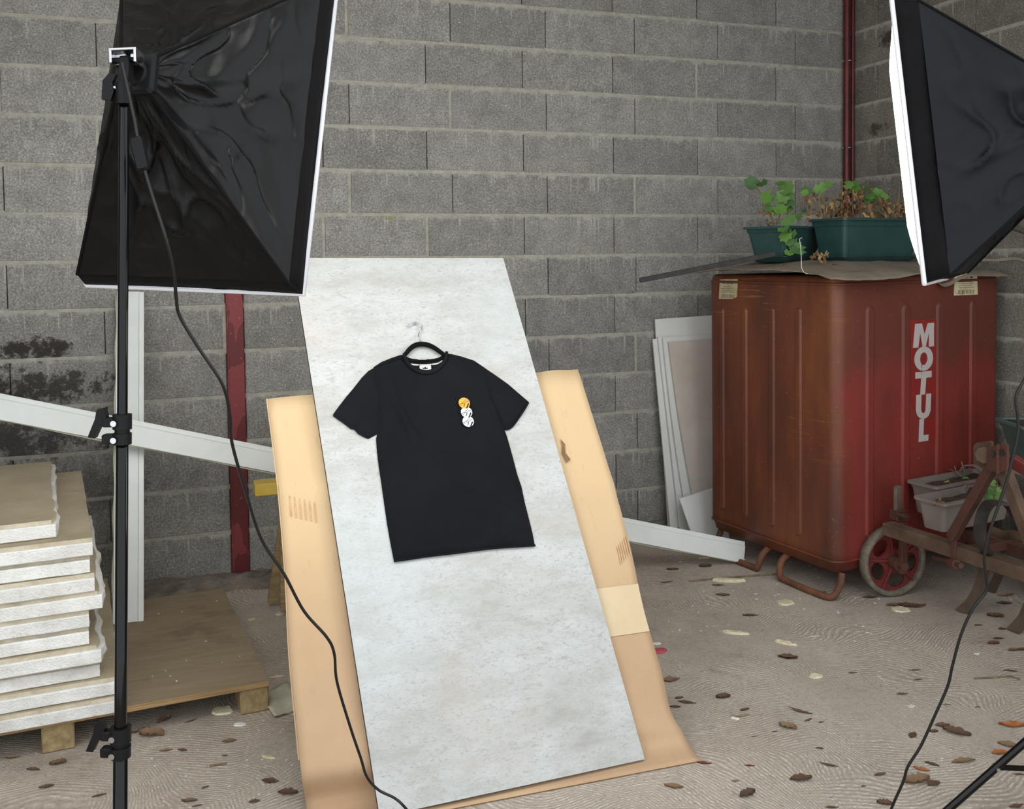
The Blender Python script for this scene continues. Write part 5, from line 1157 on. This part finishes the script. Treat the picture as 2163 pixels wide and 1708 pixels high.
for (x, y, s, a) in [(2060, 900, 90, .2), (2045, 950, 70, -.2), (2010, 1160, 50, 0), (2100, 1230, 50, 0)]: leaf_at(fm(x, y), s/2.835, FB, a, 'dark leaf on the floor under the cultivator tines', 'dark leaves under the cultivator')
# foam crumbs and scraps: irregular flat chips
def chip_mesh(seed, mat_, asp=.5, th_=.16):
    rs = random.Random(seed); bb = MB(); n_ = 11; lo, hi = [], []
    for k in range(n_):
        a = 2*math.pi*k/n_; r_ = rs.uniform(.78, 1.12); lo.append((r_*math.cos(a), r_*math.sin(a)*asp, 0)); hi.append((r_*.88*math.cos(a), r_*.88*math.sin(a)*asp, th_*rs.uniform(.7, 1.3)))
    bb.loft([lo, hi], False, True); return bb.mesh('chip', (0, 0, 0), [M[mat_]])
CH = {k: [chip_mesh(s+40*i, 'chip' if k != 'white' else 'chip_white', {'long': .26, 'round': .7, 'white': .5}[k]) for s in range(3)] for i, k in enumerate(('long', 'round', 'white'))}
def chip(px, size_px, kind, ang, label, group=None, mesh=None):
    p = on_z(*px); s = max(.004, size_px*float(np.dot(p-CAM, FW))/2000/2)
    tag(place(mesh or random.choice(CH[kind]), 'foam_chip', (p[0], p[1], .0005), (0, 0, ang-.35), s), label, 'foam chip', group)
for px, s, k, a, lb in ((fm(395, 815), 190, 'long', -.1, 'long tan foam chip in front of the profile end'), (fm(435, 1128), 160, 'long', -.3, 'long pale yellow foam chip on the floor, left of the pair'), (fm(730, 1187), 140, 'long', -.6, 'rectangular pale foam chip on the floor, right of the pair'), (fm(730, 945), 115, 'round', .2, 'cream foam chip below the tank sled runner'), (fm(1420, 987), 120, 'round', 0, 'white foam chip among leaves below the wheel'), (fm(250, 678), 70, 'long', 0, 'flat tan chip by the white offcuts'), (fm(440, 690), 110, 'long', 0, 'cream chip under the end of the long profile'),
                     (fl(870, 1040), 170, 'round', -.1, 'broad cream foam chip beside the pallet block'), (fl(1072, 415), 60, 'round', .8, 'rounded cream chip right of the pallet'), (fl(1250, 808), 105, 'long', .25, 'cream wedge chip at the right corner of the pallet'), (fl(990, 1135), 95, 'white', .2, 'bright white foam chip in front of the pallet block'), (fl(1185, 1358), 105, 'long', -.3, 'pale pointed chip on the floor left of the cardboard'), (fl(1265, 378), 75, 'round', .5, 'tan chip by the trestle foot'), (fz(975, 400), 95, 'round', .4, 'cream and brown chip in the middle of the right floor'), (fz(520, 640), 55, 'white', -.4, 'white crumb with leaf stalk right of the cardboard'), (fz(1520, 570), 50, 'round', .2, 'round tan chip left of the power cord'), (fz(75, 215), 60, 'white', .1, 'grey white scrap beside the cardboard edge'), (fz(1895, 272), 40, 'white', 0, 'small white chip right of the power cord')):
    chip(px, s/(2.835 if px[0] > 1360 else 3.235), k, a, lb)
rs = random.Random(3)
for k in range(60):
    x, y = rs.uniform(20, 1300), rs.uniform(690, 1180); chip(fm(x, y), rs.uniform(8, 24)/2.8, 'white' if rs.random() < .5 else 'round', rs.uniform(0, 6), 'tiny pale foam crumb on the floor in front of the tank', 'foam crumbs by the tank')
for k in range(18):
    x, y = rs.uniform(300, 1400), rs.uniform(1080, 1650); chip(fl(x, y), rs.uniform(8, 20)/3, 'white', rs.uniform(0, 6), 'tiny pale foam crumb on the floor in front of the pallet', 'foam crumbs by the pallet')
for k in range(12):
    q = PO_+PAx*rs.uniform(.03, .36)+PAy*rs.uniform(.05, .9); tag(place(rs.choice(CH['white']), 'foam_chip', (q[0], q[1], .1003), (0, 0, rs.uniform(0, 6)), rs.uniform(.003, .006)), 'tiny white foam crumb on the plywood pallet', 'foam chip', 'foam crumbs on the pallet')
chip(fz(85, 262), 85/2.694*1.2, 'round', .3, 'crumpled red scrap beside the cardboard edge', None, chip_mesh(77, 'scrap_red', .55, .3))
def twig(pts, r_, label):
    b = MB(); b.tube([on_z(*q)+np.array((0, 0, r_)) for q in pts], r_, 6); tag(b.build('twig', 'twig'), label, 'twig')
twig([fm(160, 818), fm(300, 805), fm(480, 790), fm(700, 775)], .004, 'long thin twig behind the tan foam chip')
twig([fl(785, 1420), fl(850, 1412), fl(905, 1402)], .003, 'short pale twig left of the cardboard')
twig([fz(1880, 415), fz(1990, 410), fz(2090, 402), fz(2140, 420)], .003, 'thin twig on the right floor below the cultivator')
twig([fz(500, 632), fz(600, 622)], .003, 'dark leaf stalk right of the cardboard')
# crushed plastic strip by the pallet block
b = MB(); a, c_ = on_z(*fl(1215, 900)), on_z(*fl(1330, 1060))
b.sheet(lambda u, v: (a*(1-v)+c_*v)+np.array((.10*(u-.5), .05*(u-.5), .006+.02*abs(u-.5)+.006*nz((u*3, v*4, 2), 1.5))), lambda u, v: (0, 0, -1), .003, 8, 10); tag(b.build('plastic_scrap', 'pvc_inner'), 'crushed grey plastic strip right of the pallet block', 'scrap')
